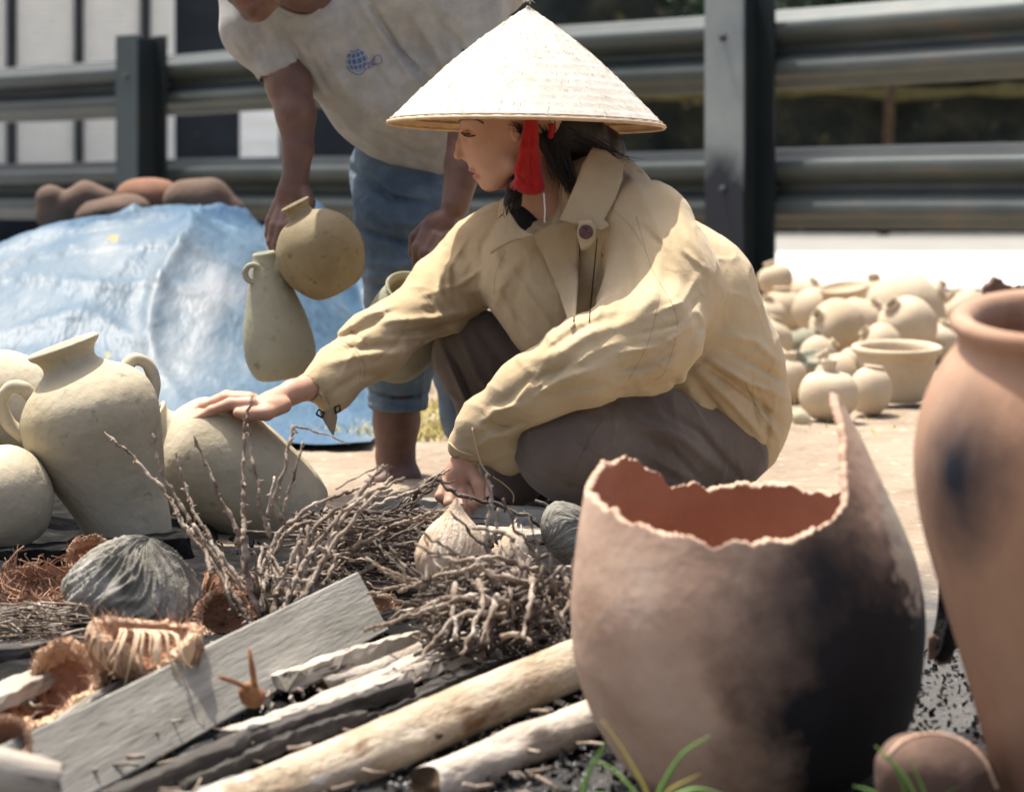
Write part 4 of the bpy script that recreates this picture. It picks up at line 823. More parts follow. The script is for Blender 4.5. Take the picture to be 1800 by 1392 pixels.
# printed globe emblem with lettering on the chest
def chest(px, py, l=.0016): return hit(sb, px, py, l, 4.3)
gx, gy, gr_ = 627, 107, 19.5; V, Fc = [], []
def patch(pts, m_list, l):
    k = len(m_list[0]); m_list[0].extend([chest(x_, y_, l) for x_, y_ in pts]); m_list[1].append(tuple(range(k, k+len(pts))))
ca, sa = math.cos(R(-12)), math.sin(R(-12))
def gp(u_, v_): q = math.sqrt(max(0, 1-v_*v_)); X = u_*q*gr_; Yy = v_*gr_+1.5*math.cos(u_*3); return (gx+ca*X-sa*Yy, gy+sa*X+ca*Yy)
GL = ([], []); us = np.linspace(-1, 1, 7); us = np.sin(us*math.pi/2); vs_ = np.sin(np.linspace(-1, 1, 6)*math.pi/2*.96)
for i in range(6):
    for j in range(5):
        u0, u1, v0, v1 = us[i], us[i+1], vs_[j], vs_[j+1]; e = .09*(u1-u0)+.03; e2 = .09*(v1-v0)+.03
        patch([gp(u0+e, v0+e2), gp(u1-e, v0+e2), gp(u1-e, v1-e2), gp(u0+e, v1-e2)], GL, .0016)
em = link('emblem', GL[0], GL[1], m_blue, sh, False)
tube('emblem_outline', [chest(x_, y_, .0012) for x_, y_ in cat_rom([(609, 118), (618, 127), (632, 132), (642, 124)], 16)], .0007, m_blue, sh, 4)
tube('emblem_outline', [chest(x_, y_, .0012) for x_, y_ in cat_rom([(656, 108), (660, 99), (668, 98), (671, 106), (670, 112), (658, 114), (646, 121)], 20)], .0006, m_violet, sh, 4)
tcu = bpy.data.curves.new('lettering', 'FONT'); tcu.body = 'CMC'; tcu.size = 1.0; tcu.shear = .3; tcu.align_x = 'LEFT'
to = bpy.data.objects.new('tmp', tcu); COL.objects.link(to); dg = bpy.context.evaluated_depsgraph_get(); me = bpy.data.meshes.new_from_object(to.evaluated_get(dg))
bm = bmesh.new(); bm.from_mesh(me); bmesh.ops.triangulate(bm, faces=bm.faces[:]); tv = [v.co.copy() for v in bm.verts]; bm.verts.index_update(); tf = [tuple(v.index for v in f.verts) for f in bm.faces]; bm.free(); bpy.data.objects.remove(to)
c2, s2 = math.cos(R(-30)), math.sin(R(-30)); wx = max(v.x for v in tv)
link('lettering', [chest(640+(v.x/wx*27)*c2-(-v.y*14)*s2, 125+(v.x/wx*27)*s2+(-v.y*14)*c2, .003) for v in tv], tf, m_violet, sh, False)
# jeans
b = Body()
b.chain([(700, 300, 4.50, 86), (712, 400, 4.42, 82), (715, 500, 4.40, 70), (705, 600, 4.46, 62), (700, 690, 4.47, 58)], 30)
b.chain([(720, 310, 4.55, 80), (790, 480, 4.62, 62), (815, 640, 4.72, 56), (832, 745, 4.74, 50)], 30)
b.chain([(699, 728, 4.47, 44), (699, 790, 4.47, 58)], 2, '-'); b.chain([(835, 772, 4.74, 40), (840, 850, 4.74, 60)], 2, '-')
for pts, w_, a in (([(620, 300), (690, 350), (760, 360)], 8, -8), ([(630, 350), (690, 390), (740, 400)], 8, 7), ([(625, 400), (690, 420), (740, 440)], 7, -8), ([(640, 460), (700, 470), (760, 460)], 8, 8), ([(650, 500), (700, 510), (760, 490)], 7, -8), ([(650, 560), (700, 570), (740, 560)], 8, 5), ([(650, 610), (700, 630), (750, 620)], 7, -5), ([(640, 686), (700, 700), (758, 692)], 4, -6), ([(640, 712), (700, 722), (760, 715)], 5, 5), ([(736, 560), (745, 640), (742, 716)], 4, 5)):
    b.fold(pts, w_*.85, a*1.7)
b.noise = [(N1, 5, .003, (1, 1, 1)), (RG, 4, .007, (.6, 1, 1.3)), (RG2, 8, .003, (.6, 1, 1.3))]
build_sdf('jeans', b, m_denim, mn, .0042)
b = Body(); b.chain([(720, 872, 4.46, 12), (650, 872, 4.38, 12)], 8); b.ell(690, 872, 4.42, 45, 7, 22, 6); build_sdf('sandal', b, m_char, mn, .004)
print('people', time.time()-T0)
# ================================================================== POTS
def jarprof(pts, t=6): return pts
# --- amphora with two loop handles
s_ = 3.50/F
am_prof = [(0, 0), (40, 0), (64, 3), (72, 20), (84, 80), (104, 150), (119, 205), (124, 240), (117, 276), (96, 304), (70, 322), (51, 337), (48, 348), (53, 360), (62, 368), (65, 375), (58, 379), (46, 368), (40, 350), (40, 335), (20, 320)]
amph = pot('amphora', 'tall cream amphora with two loop handles leaning behind the grey husk', 240, 960, 3.50, am_prof, m_clay, tilt=-19.5, lean=3.5, cat='jar', n=110, wob=.008, seed=3, spin=0)
am_in = [(39*s_, 366*s_), (36*s_, 345*s_), (30*s_, 338*s_)]
for sx, ang, sc_, dz_ in ((-1, 4, 1, 0), (1, 22, .84, 22)):
    pts = cat_rom([(sx*78, 0, 305), (sx*90, -4, 330), (sx*112, -4, 338), (sx*134, -2, 318), (sx*134, 0, 280), (sx*116, 0, 248)], 26)
    a = R(ang); pts = [((sx*104+(x_-sx*104)*sc_), y_, 290+(z_-290)*sc_-dz_) for x_, y_, z_ in pts]; pts = [(x_*math.cos(a)-y_*math.sin(a), x_*math.sin(a)+y_*math.cos(a), z_) for x_, y_, z_ in pts]
    V, Fc = tube_geo([(x_*s_, y_*s_, z_*s_) for x_, y_, z_ in pts], [11*s_*(1+.25*abs(i-13)/13) for i in range(26)], 10); child_local(amph, 'handle', V, Fc, m_clay)
V, Fc = lathe_mesh([(44*s_, 371*s_), (38*s_, 360*s_), (36*s_, 345*s_), (0, 343*s_)], 40, .008, 3, 20)
ovp = lambda R_, H, rn, nk=12, b=.45: [(0, 0), (R_*b, 0), (R_*(b+.22), H*.05), (R_*.93, H*.26), (R_, H*.48), (R_*.93, H*.70), (R_*.70, H*.88), (rn*1.05, H*.965), (rn, H+nk*.3), (rn*1.12, H+nk), (rn*1.02, H+nk+3), (rn*.85, H+nk), (rn*.8, H), (rn*.85, H*.94), (R_*.6, H*.84), (R_*.85, H*.6), (R_*.8, H*.3), (R_*.4, H*.08), (0, H*.06)]
gj = 'raw clay jars lying on the wood pile'
pot('jar', 'cream jar lying at the left edge behind the amphora', 100, 752, 3.72, ovp(98, 200, 40), m_clay, tilt=-68, lean=0, cat='jar', group=gj, seed=5)
pot('jar', 'greenish round jar at the left edge, lowest of the three on the left', 30, 955, 3.42, ovp(100, 180, 34), m_clay, tilt=-24, lean=12, cat='jar', group=gj, seed=6)
lj = pot('jar', 'cream egg-shaped jar lying under the open hand', 552, 915, 3.76, [(0, 0), (42, 1), (62, 12), (84, 60), (102, 130), (110, 195), (108, 235), (92, 278), (60, 302), (46, 308), (44, 322), (52, 332), (50, 336), (42, 334), (36, 320), (36, 306), (60, 290), (85, 240), (85, 180), (62, 80), (30, 20), (0, 18)], m_clay, tilt=-59, lean=10, cat='jar', group=gj, seed=8, n=90)
pot('jar', 'grey jar glimpsed between the amphora and the egg-shaped jar', 292, 880, 4.02, ovp(46, 140, 24), m_clay_g, tilt=4, cat='jar', seed=9)
# --- pots held by the bending person
rp = pot('round_pot', 'round olive brown pot gripped by its short neck in the hanging hand', 598, 512, 4.17, [(0, 0), (28, 0), (50, 10), (72, 45), (78, 76), (70, 112), (48, 138), (28, 148), (23, 152), (22, 164), (27, 172), (24, 174), (18, 166), (17, 152), (40, 134), (60, 110), (66, 76), (40, 20), (0, 8)], m_clay_b, tilt=-27, lean=6, seed=10, wob=.006)
vs2 = pot('bottle_vase', 'pale grey green bottle shaped vase with a small ring, hanging below the hand', 500, 664, 4.20, [(0, 0), (30, 0), (48, 5), (60, 30), (62, 62), (55, 105), (42, 150), (30, 190), (22, 212), (20, 222), (15, 224), (13, 212), (22, 180), (45, 100), (50, 50), (0, 12)], m_clay_g, tilt=-9, lean=4, cat='vase', seed=11, wob=.004)
s2_ = 4.2/F; pts = [((-22+14*math.cos(a))*s2_, (-17-4)*s2_, (192+15*math.sin(a))*s2_) for a in np.linspace(0, 6.28, 20)]
V, Fc = tube_geo(pts, 5.5*s2_, 8); child_local(vs2, 'ring_handle', V, Fc, m_clay_g)
pot('bowl_pot', 'wide-mouthed olive pot held low behind the reaching sleeve', 684, 652, 4.12, [(0, 0), (26, 0), (44, 8), (64, 45), (70, 85), (66, 125), (58, 155), (52, 168), (56, 176), (52, 178), (46, 170), (48, 158), (56, 120), (60, 80), (40, 18), (0, 8)], m_clay_g, tilt=20, lean=30, seed=12)
# --- pots behind on the right
gb = 'sunlit raw clay pots piled behind at the right'
def bp(label, px, py, R_, H, rn, tilt=0, lean=0, m=m_clay_y, nk=8, seed=0, Y=None, name='clay_pot'):
    Y = Y if Y else (.5/((py-HY)/F)); R_ *= 1.12 if py < 660 else 1; H *= 1.08 if py < 660 else 1; rn *= .8; nk = nk*.4 if py < 700 else nk; t_ = R(tilt); px -= H/2*math.sin(t_); py += (H/2*math.cos(t_)-R_*.95) if tilt else 0
    return pot(name, label, px, py, Y, ovp(R_, H, rn, nk, .4), m, tilt=tilt, lean=lean, group=gb, seed=seed, n=34, seg=36)
bp('large pale round pot, biggest of the far pile', 1592, 612, 62, 128, 22, tilt=60, lean=10, seed=21, Y=8.0)
bp('pot lying on its side with open mouth below the biggest far pot', 1590, 618, 46, 90, 18, tilt=-38, lean=20, seed=22, Y=7.3)
bp('small pot half hidden to the right of the open-mouthed one', 1618, 622, 30, 70, 13, tilt=20, seed=36, Y=7.5)
bp('shaded round pot in front of the far pile centre', 1464, 618, 45, 78, 14, tilt=-60, lean=25, seed=23, Y=7.2)
bp('pale pot just behind the shaded round one', 1512, 620, 46, 88, 14, tilt=30, lean=10, seed=24, Y=7.7)
bp('orange tinted pot beside the guardrail post', 1375, 582, 40, 66, 18, seed=25, Y=8.6)
bp('pale pot stacked on the orange tinted one by the post', 1362, 520, 28, 48, 12, tilt=-20, seed=26, Y=8.8)
bp('low broad pot between the post and the shaded pot', 1440, 590, 42, 72, 18, tilt=15, seed=27, Y=8.3)
bp('necked pot standing nearest at the foot of the far pile', 1456, 736, 53, 88, 16, lean=5, nk=14, seed=28, Y=5.6)
bp('blunt pot next to the necked one, left of the wide bowl', 1530, 722, 38, 82, 20, tilt=8, seed=29, Y=5.75, nk=0)
bp('pot just behind the necked one', 1474, 700, 40, 84, 14, tilt=-35, seed=30, Y=6.0)
bp('pot peeping out right behind the jacket', 1388, 708, 32, 78, 14, seed=31, Y=6.1)
bp('round pot at the right beside the tall sooty jar', 1695, 588, 38, 66, 14, tilt=-40, seed=32, Y=8.4)
bp('small dull pot lump left of the shaded round pot', 1418, 632, 26, 46, 10, tilt=40, m=m_clay_g, seed=33, Y=7.0)
bp('pot tucked behind the jacket by the post foot', 1350, 640, 40, 70, 14, tilt=20, seed=37, Y=6.9)
for k_, (x_, y_, R__, H__, Y__, t__, la_) in enumerate(((1410, 565, 36, 70, 8.9, 30, 'pot between the post and the shallow tipped bowl at the back of the far pile'), (1545, 640, 34, 62, 7.0, -50, 'small pot lying between the shaded pot and the wide bowl'), (1500, 668, 30, 56, 6.6, 35, 'small lying pot left of the wide bowl rim'), (1650, 640, 36, 66, 7.4, 15, 'pot behind the right end of the wide bowl'),
        (1362, 668, 30, 60, 6.6, -30, 'pot close behind the jacket beside the broken shards'), (1440, 655, 30, 58, 6.8, 50, 'small pot lying directly below the shaded round pot'), (1540, 560, 36, 66, 8.7, -10, 'pale pot standing behind the biggest round one'), (1640, 560, 30, 60, 9.0, 25, 'small pale pot at the far right back of the pile'), (1345, 596, 34, 66, 8.0, 5, 'pot half hidden by the guardrail post foot'))):
    bp(la_, x_, y_, R__, H__, R__*.36, tilt=t__, lean=10, seed=60+k_, Y=Y__)
pot('clay_bowl', 'wide pale clay bowl with thick rim at the right of the far pile', 1575, 702, 6.0, [(0, 0), (45, 0), (58, 8), (66, 45), (70, 78), (78, 86), (78, 94), (70, 96), (62, 88), (58, 60), (50, 20), (0, 14)], m_clay_y, lean=5, cat='bowl', group=gb, seed=34, n=50)
pot('clay_bowl', 'shallow clay bowl tipped on the far pots, left of the biggest', 1486, 528, 8.2, [(0, 0), (22, 0), (36, 10), (44, 22), (42, 25), (32, 14), (0, 8)], m_clay_y, tilt=-8, lean=10, cat='bowl', group=gb, seed=35, n=30)
for i, (px, py, Y, a, la) in enumerate(((1395, 668, 6.4, 20, 'broken grey clay shard left of the near pots in the far pile'), (1425, 655, 6.5, -35, 'second broken grey clay shard, standing on edge in the far pile'), (1409, 752, 5.5, 60, 'pale pebble like clay lump at the foot of the far pile'))):
    b = Body(); r = 30 if i < 2 else 20; b.ell(px, py-r*.8, Y, r, r*.8, r*.8, 4, rot=a)
    if i < 2: b.ell(px+8, py-r*1.3, Y-.03, r*.7, r*.6, r*.7, 4, '-', rot=a)
    b.noise = [(N2, 9, .006, (1, 1, 1))]; o, _, _ = build_sdf('clay_shard', b, m_clay_g if i < 2 else m_clay, None, .006); tag(o, la, 'shard')

# --- big broken pot in front
bY = 2.29; s_ = bY/F; tl = -8.0
prof = cat_rom([(0, -284), (130, -280), (185, -262), (240, -215), (282, -130), (303, -50), (309, 10), (303, 90), (284, 170), (262, 245), (238, 320), (212, 385)], 80)
pr_z = prof[:, 1]; pr_r = prof[:, 0]
def rad(z): return np.interp(z, pr_z, pr_r)
def top(th):   # th degrees: 0 = right (+x), 270 = towards the camera, 90 = away ; height (px) in the pot's own frame
    K = [(0, 355), (4, 325), (12, 270), (20, 228), (30, 200), (45, 182), (60, 208), (72, 214), (90, 222), (104, 228), (114, 243), (121, 278), (128, 300), (145, 312), (158, 306), (170, 292), (182, 284), (192, 278), (202, 270), (214, 262), (226, 250), (240, 232), (252, 220), (270, 205), (284, 198), (296, 205), (302, 214), (307, 216), (311, 226), (314, 246), (318, 276), (324, 312), (332, 345), (340, 374), (348, 394), (353, 392), (357, 376), (360, 355)]
    return np.interp(th % 360, [k[0] for k in K], [k[1] for k in K])
seg = 540; nz = 110; V, Fc = [], []; TH = np.arange(seg)/seg*360; rs = np.random.RandomState(4)
jag = np.convolve(rs.normal(size=seg+8), np.ones(9)/9, 'same')[:seg]*12+np.convolve(rs.normal(size=seg+2), np.ones(3)/3, 'same')[:seg]*1.3
lipw = np.convolve(rs.uniform(-1, 1, seg+20), np.ones(21)/21, 'same')[:seg]*26
tp_ = np.array([top(t) for t in TH])+jag; wall = 15
for side in (0, 1):
    for i in range(nz+1):
        q = i/nz; 
        for j in range(seg):
            zt = tp_[j]-(3+lipw[j]*1.2 if side else 0)+rs.normal()*.2*(i == nz); z0 = -284 if side == 0 else -268; z = z0+(zt-z0)*q; r = rad(z)-(wall if side else 0)
            th = R(TH[j]); r = max(r, .5)*(1+.006*math.sin(2*th+1)+.004*math.sin(3*th+z*.02)+.0008*math.sin(z*.09+2*math.sin(th*2)))
            V.append((r*s_*math.cos(th), r*s_*math.sin(th), z*s_))
M2 = (nz+1)*seg; idx = np.arange(seg); nxt = (idx+1) % seg; fo = []; mi = []
for i in range(nz): fo.append(np.stack([i*seg+idx, i*seg+nxt, (i+1)*seg+nxt, (i+1)*seg+idx], 1)); mi.append(np.zeros(seg, int))
for i in range(nz): fo.append(M2+np.stack([i*seg+idx, (i+1)*seg+idx, (i+1)*seg+nxt, i*seg+nxt], 1)); mi.append(np.ones(seg, int))
# broken lip with an uneven ridge
ML = len(V)
for j in range(seg):
    a = np.array(V[nz*seg+j]); c = np.array(V[M2+nz*seg+j]); V.append(tuple((a+c)/2+np.array([0, 0, rs.uniform(.5, 2)*s_])))
fo.append(np.stack([nz*seg+idx, nz*seg+nxt, ML+nxt, ML+idx], 1)); fo.append(np.stack([ML+idx, ML+nxt, M2+nz*seg+nxt, M2+nz*seg+idx], 1)); mi += [np.full(seg, 2)]*2
m_bp = mat('sooty_terracotta', [(.32, .205, .145), (.44, .31, .235), (.52, .40, .32)], 7, 8, .82, .5, 60, .002, rand=False, bump2=(12, .4, .01),
           spots=[((.20, .11, .075), 10, .60, .70), ((.46, .37, .31), 16, .64, .72), ((.08, .05, .04), 50, .71, .74)],
           stains=[((.098, -.10, -.075), (.215, .34, .31), (.006, .007, .010), .24, .55, 14.0), ((.060, -.15, .055), (.125, .13, .130), (.016, .017, .022), .50, .80, 16.0), ((.160, -.055, .085), (.060, .10, .125), (.36, .31, .25), .10, 1.1, 30.0)])
bpot = link('broken_pot', V, np.concatenate(fo), [m_bp, m_terra_i, m_terra_e], None, True, origin=(0, 0, 0)); bpot.data.polygons.foreach_set('material_index', np.concatenate(mi).astype(np.int32))
cen = P(1316, 1110, bY); bpot.matrix_world = Matrix.Translation(cen) @ Matrix.Rotation(R(tl), 4, 'Y') @ Matrix.Rotation(R(2), 4, 'X')
tag(bpot, 'large broken terracotta pot with jagged rim and black soot on its right half', 'pot')
# --- tall sooty jar at the right edge
m_tj = mat('smoke_stained_jar', [(.27, .15, .095), (.38, .235, .16), (.47, .33, .245)], 5, 8, .82, .5, 60, .002, rand=False, stretch=(1, 1, .35), bump2=(10, .4, .01),
           spots=[((.20, .10, .065), 7, .56, .68), ((.10, .07, .06), 22, .68, .73)], stains=[((-.105, -.07, .335), (.064, .085, .115), (.018, .022, .034), .42, .95, 9.0), ((-.05, -.10, .05), (.10, .12, .12), (.16, .08, .05), .3, .3, 12.0)])
pot('tall_jar', 'tall smoke-stained terracotta jar with thick rim at the right edge', 1868, 1462, 2.10, [(0, 0), (70, 0), (92, 8), (118, 100), (160, 260), (205, 420), (240, 550), (255, 640), (255, 710), (240, 780), (213, 838), (188, 872), (180, 890), (184, 902), (193, 914), (194, 928), (184, 938), (166, 936), (154, 922), (150, 900), (158, 870), (200, 790), (225, 650), (180, 420), (80, 60), (0, 40)],
    m_tj, tilt=-2.0, lean=10.5, cat='jar', seed=14, n=150, seg=110, wob=.005)
# clay hoops / shards tucked round the big pots
def shard(label, cen, R_, arc, z0, z1, rot, m, name='clay_shard', seed=1, th=.006, cat='shard'):
    rs = np.random.RandomState(seed); V, Fc = [], []; n, k = 30, 12; e0 = np.convolve(rs.normal(size=n+4), np.ones(5)/5, 'same')[:n]*.006; e1 = np.convolve(rs.normal(size=n+4), np.ones(5)/5, 'same')[:n]*.008
    for s0 in (0, 1):
        for i in range(n):
            a = arc[0]+(arc[1]-arc[0])*i/(n-1)
            for j in range(k):
                q = j/(k-1); z = (z0+e0[i])+(z1+e1[i]-z0-e0[i])*q; r = (R_-s0*th)*math.cos(z/R_*.8); V.append((r*math.cos(a), r*math.sin(a), z))
    g_ = lambda s0, i, j: s0*n*k+i*k+j
    for i in range(n-1):
        for j in range(k-1): Fc.append((g_(0, i, j), g_(0, i+1, j), g_(0, i+1, j+1), g_(0, i, j+1))); Fc.append((g_(1, i, j), g_(1, i, j+1), g_(1, i+1, j+1), g_(1, i+1, j)))
    for i in range(n-1): Fc.append((g_(0, i, 0), g_(1, i, 0), g_(1, i+1, 0), g_(0, i+1, 0))); Fc.append((g_(0, i, k-1), g_(0, i+1, k-1), g_(1, i+1, k-1), g_(1, i, k-1)))
    for j in range(k-1): Fc.append((g_(0, 0, j), g_(0, 0, j+1), g_(1, 0, j+1), g_(1, 0, j))); Fc.append((g_(0, n-1, j), g_(1, n-1, j), g_(1, n-1, j+1), g_(0, n-1, j+1)))
    o = link(name, V, Fc, m, None, True, origin=(0, 0, 0)); fix_normals(o); o.matrix_world = Matrix.Translation(cen) @ Euler([R(a) for a in rot]).to_matrix().to_4x4(); return tag(o, label, cat)
m_shard = mat('brown_shard', [(.055, .034, .027), (.11, .068, .052), (.20, .13, .10)], 9, 8, .9, .7, 50, .003)
b = Body(); b.ell(1655, 1392, 2.05, 116, 104, 90, 4, rot=12); b.ell(1600, 1360, 2.03, 50, 62, 60, 26, rot=-20); b.ell(1760, 1440, 2.0, 60, 90, 70, 8, '-', rot=20); b.noise = [(N1, 9, .0022, (1, 1, 1)), (RG, 9, .0020, (1, 1, 1))]
o, SV_, SQ_ = build_sdf('clay_shard', b, m_shard, None, .0022); tag(o, 'dark rounded pot shard with a pale broken edge at the bottom right by the jars', 'shard'); sb_ = bvh_of(SV_, SQ_)
tube('broken_edge', [hit(sb_, x_, y_, .0004, 2.0) for x_, y_ in cat_rom([(1560, 1330), (1590, 1302), (1640, 1290), (1690, 1302), (1728, 1336), (1752, 1385)], 40)], [.0012+.0009*abs(math.sin(i*1.7)) for i in range(40)], m_terra_e, o, 6)
shard('thin dark shard leaning against the back right of the broken pot', P(1612, 1090, 2.5), .045, (-1.0, .9), -.03, .04, (0, 10, 0), m_char, seed=4)
shard('small reddish shard on the ground right of the broken pot', P(1625, 1135, 2.55), .03, (-.9, .8), -.012, .012, (0, 0, -40), m_shard, seed=5)
shard('little clay shards resting behind the rim of the tall jar', P(1782, 524, 2.32), .03, (0, 2.4), -.004, .008, (10, 0, 20), m_shard, seed=6)
print('pots', time.time()-T0)

# ================================================================== WOOD
def brd(label, a, b_, width, thick, roll, m, seed, name='board', **k):
    o = board(name, a, b_, width, thick, roll, m, None, seed, **k); return tag(o, label, 'board')
# wide weathered plank standing on edge, running right and away
a0 = P(20, 1385, 2.17); a1 = P(652, 1058, 2.86)
brd('wide grey weathered plank standing on edge across the lower left', a0, a1, .075, .011, R(122), m_plank, 1, name='plank', jag=.004, n=50, warp=.0012)
brd('thin pale board just behind the wide grey plank', P(0, 1330, 2.30), P(212, 1205, 2.52), .030, .006, R(35), m_board_l, 2)
brd('pale bleached board at the left edge above the husk', P(-60, 1248, 2.44), P(215, 1148, 2.70), .05, .016, R(8), m_board_l, 3)
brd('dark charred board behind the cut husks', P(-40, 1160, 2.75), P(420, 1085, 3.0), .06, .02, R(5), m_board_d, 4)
brd('dark board lying under the amphora', P(-60, 985, 3.35), P(330, 965, 3.40), .10, .035, R(3), m_char, 5)  # charcoal colour stands in for the shadow under the jars
brd('low dark board under the left jars', P(-80, 1035, 3.15), P(300, 1010, 3.2), .07, .02, R(3), m_char, 6)  # blackened as well, jar shadow put into the colour
brd('grey beam lying flat in front of the squatting person', P(655, 880, 3.78), P(1030, 925, 3.62), .035, .030, R(4), m_plank, 7, name='beam', n=30)
brd('sandy board lying under the grey beam', P(840, 935, 3.56), P(1040, 935, 3.56), .09, .01, 0, m_board_l, 8)
L1 = [  # long boards running up to the right between plank and logs : px0,py0,px1,py1,width,thick,roll,mat,label, lift
 (420, 1300, 870, 1112, .040, .018, 6, m_board_l, 'bleached bark board nearest below the wide grey plank', .018),
 (190, 1400, 705, 1208, .034, .016, 12, m_board_d, 'charred split board below the bleached one', .020),
 (300, 1385, 620, 1262, .030, .014, 8, m_board_d, 'short charred board with flaking edge in the lower middle', .014),
 (255, 1440, 700, 1300, .050, .012, 3, m_ash, 'ash-whitened board beside the big log', .004),
 (500, 1200, 850, 1085, .042, .020, 14, m_board_l, 'pale bark slab under the root tangle', .02),
 (600, 1240, 890, 1130, .030, .014, 20, m_board_l, 'split pale slat with torn end between slab and big log', .016),
 (560, 1290, 900, 1165, .028, .016, 4, m_board_d, 'dark slat in the gap above the big log', .006),
 (440, 1215, 620, 1130, .040, .012, 10, m_board_d, 'dark board end showing under the grey plank tip', .004),
 (690, 1150, 1000, 1040, .030, .016, 4, m_board_d, 'black charred slat under the right root tangle', .004),
]
for i, (x0, y0, x1, y1, w_, t_, r_, m_, la, lf) in enumerate(L1): brd(la, G(x0, y0, lf), G(x1, y1, lf), w_, t_, R(r_), m_, 20+i, jag=.012, n=30, warp=.003)
def lg(label, a, b_, r0, r1, m, seed, **k): return tag(logmesh('log', a, b_, r0, r1, m, seed, **k), label, 'log')
lg('thick peeled yellowish log running under the broken pot', P(250, 1485, 2.10), P(1120, 1122, 2.72), .025, .0275, m_log, 1, bend=.004, n=80)
lg('thinner whitish log with dark sawn end in front of the thick one', P(748, 1382, 2.265), P(1110, 1232, 2.53), .0195, .0185, m_log2, 2, bend=.003, n=60)
lg('short stubby pale log end at the bottom left corner', P(-60, 1352, 2.05), P(96, 1378, 2.08), .023, .019, m_board_l, 4, bend=.002)
lg('pale round branch under the grey plank tip', G(560, 1205, .012), G(800, 1120, .012), .013, .015, m_log2, 5)
lg('dark pole lying far left under the boards', P(-60, 1110, 2.95), P(260, 1060, 3.1), .014, .012, m_twig_d, 7)

# ground litter of the burnt heap : chips and charcoal
def litter(name, label, n, reg, size, m, seed, lift=.0):
    rs = np.random.RandomState(seed); V, Fc = [], []
    for i in range(n):
        q = G(rs.uniform(reg[0], reg[1]), rs.uniform(reg[2], reg[3]), lift); c = np.array(q)+np.array([0, 0, rs.uniform(-.5, 1)*size*.4])
        a = rs.normal(size=3); a /= np.linalg.norm(a); b_ = np.cross(a, rs.normal(size=3)); b_ /= np.linalg.norm(b_); c_ = np.cross(a, b_); s0 = size*rs.uniform(.3, 1.1); box_geo(c, Vector(a*s0), Vector(b_*s0*rs.uniform(.3, .8)), Vector(c_*s0*rs.uniform(.15, .5)), V, Fc)
    for i in range(len(V)): V[i] = Vector(V[i])+Vector(rs.normal(size=3)*size*.12)
    return tag(link(name, V, Fc, m, None, False), label, 'debris', kind='stuff')
litter('charcoal_bits', 'black charcoal bits over the burnt ground', 1500, (-40, 1150, 900, 1400), .005, m_char, 1)
litter('charcoal_bits', 'charcoal bits on the ash right of the broken pot', 500, (1560, 1800, 1130, 1400), .0035, m_char, 2)
litter('ash_flakes', 'pale ash flakes scattered through the wood heap', 1800, (-40, 1150, 1080, 1400), .0025, m_ash, 3, .002)
litter('ash_flakes', 'pale ash and grit in front of the big pots', 1500, (950, 1800, 1150, 1400), .0012, m_ash, 4)
litter('wood_chips', 'small pale wood chips among the roots', 260, (300, 1080, 1000, 1250), .006, m_board_l, 5, .01)
# base mound so nothing floats: dark ash under the heap, and painted shade at the jars
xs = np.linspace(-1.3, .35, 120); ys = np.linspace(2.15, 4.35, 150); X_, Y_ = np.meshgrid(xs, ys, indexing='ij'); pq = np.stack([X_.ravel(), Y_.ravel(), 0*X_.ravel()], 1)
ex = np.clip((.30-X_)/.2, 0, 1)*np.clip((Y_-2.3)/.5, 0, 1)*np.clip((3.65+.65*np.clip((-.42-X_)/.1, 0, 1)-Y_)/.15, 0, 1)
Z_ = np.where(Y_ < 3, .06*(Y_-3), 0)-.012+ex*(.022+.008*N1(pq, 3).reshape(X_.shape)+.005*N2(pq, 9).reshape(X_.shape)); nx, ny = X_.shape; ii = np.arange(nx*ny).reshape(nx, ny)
Q = np.stack([ii[:-1, :-1], ii[1:, :-1], ii[1:, 1:], ii[:-1, 1:]], -1).reshape(-1, 4); tag(link('ash_and_shade_bed', np.stack([X_.ravel(), Y_.ravel(), Z_.ravel()], 1), Q, m_char, None, True, origin=(0, 0, 0)), kind='structure')

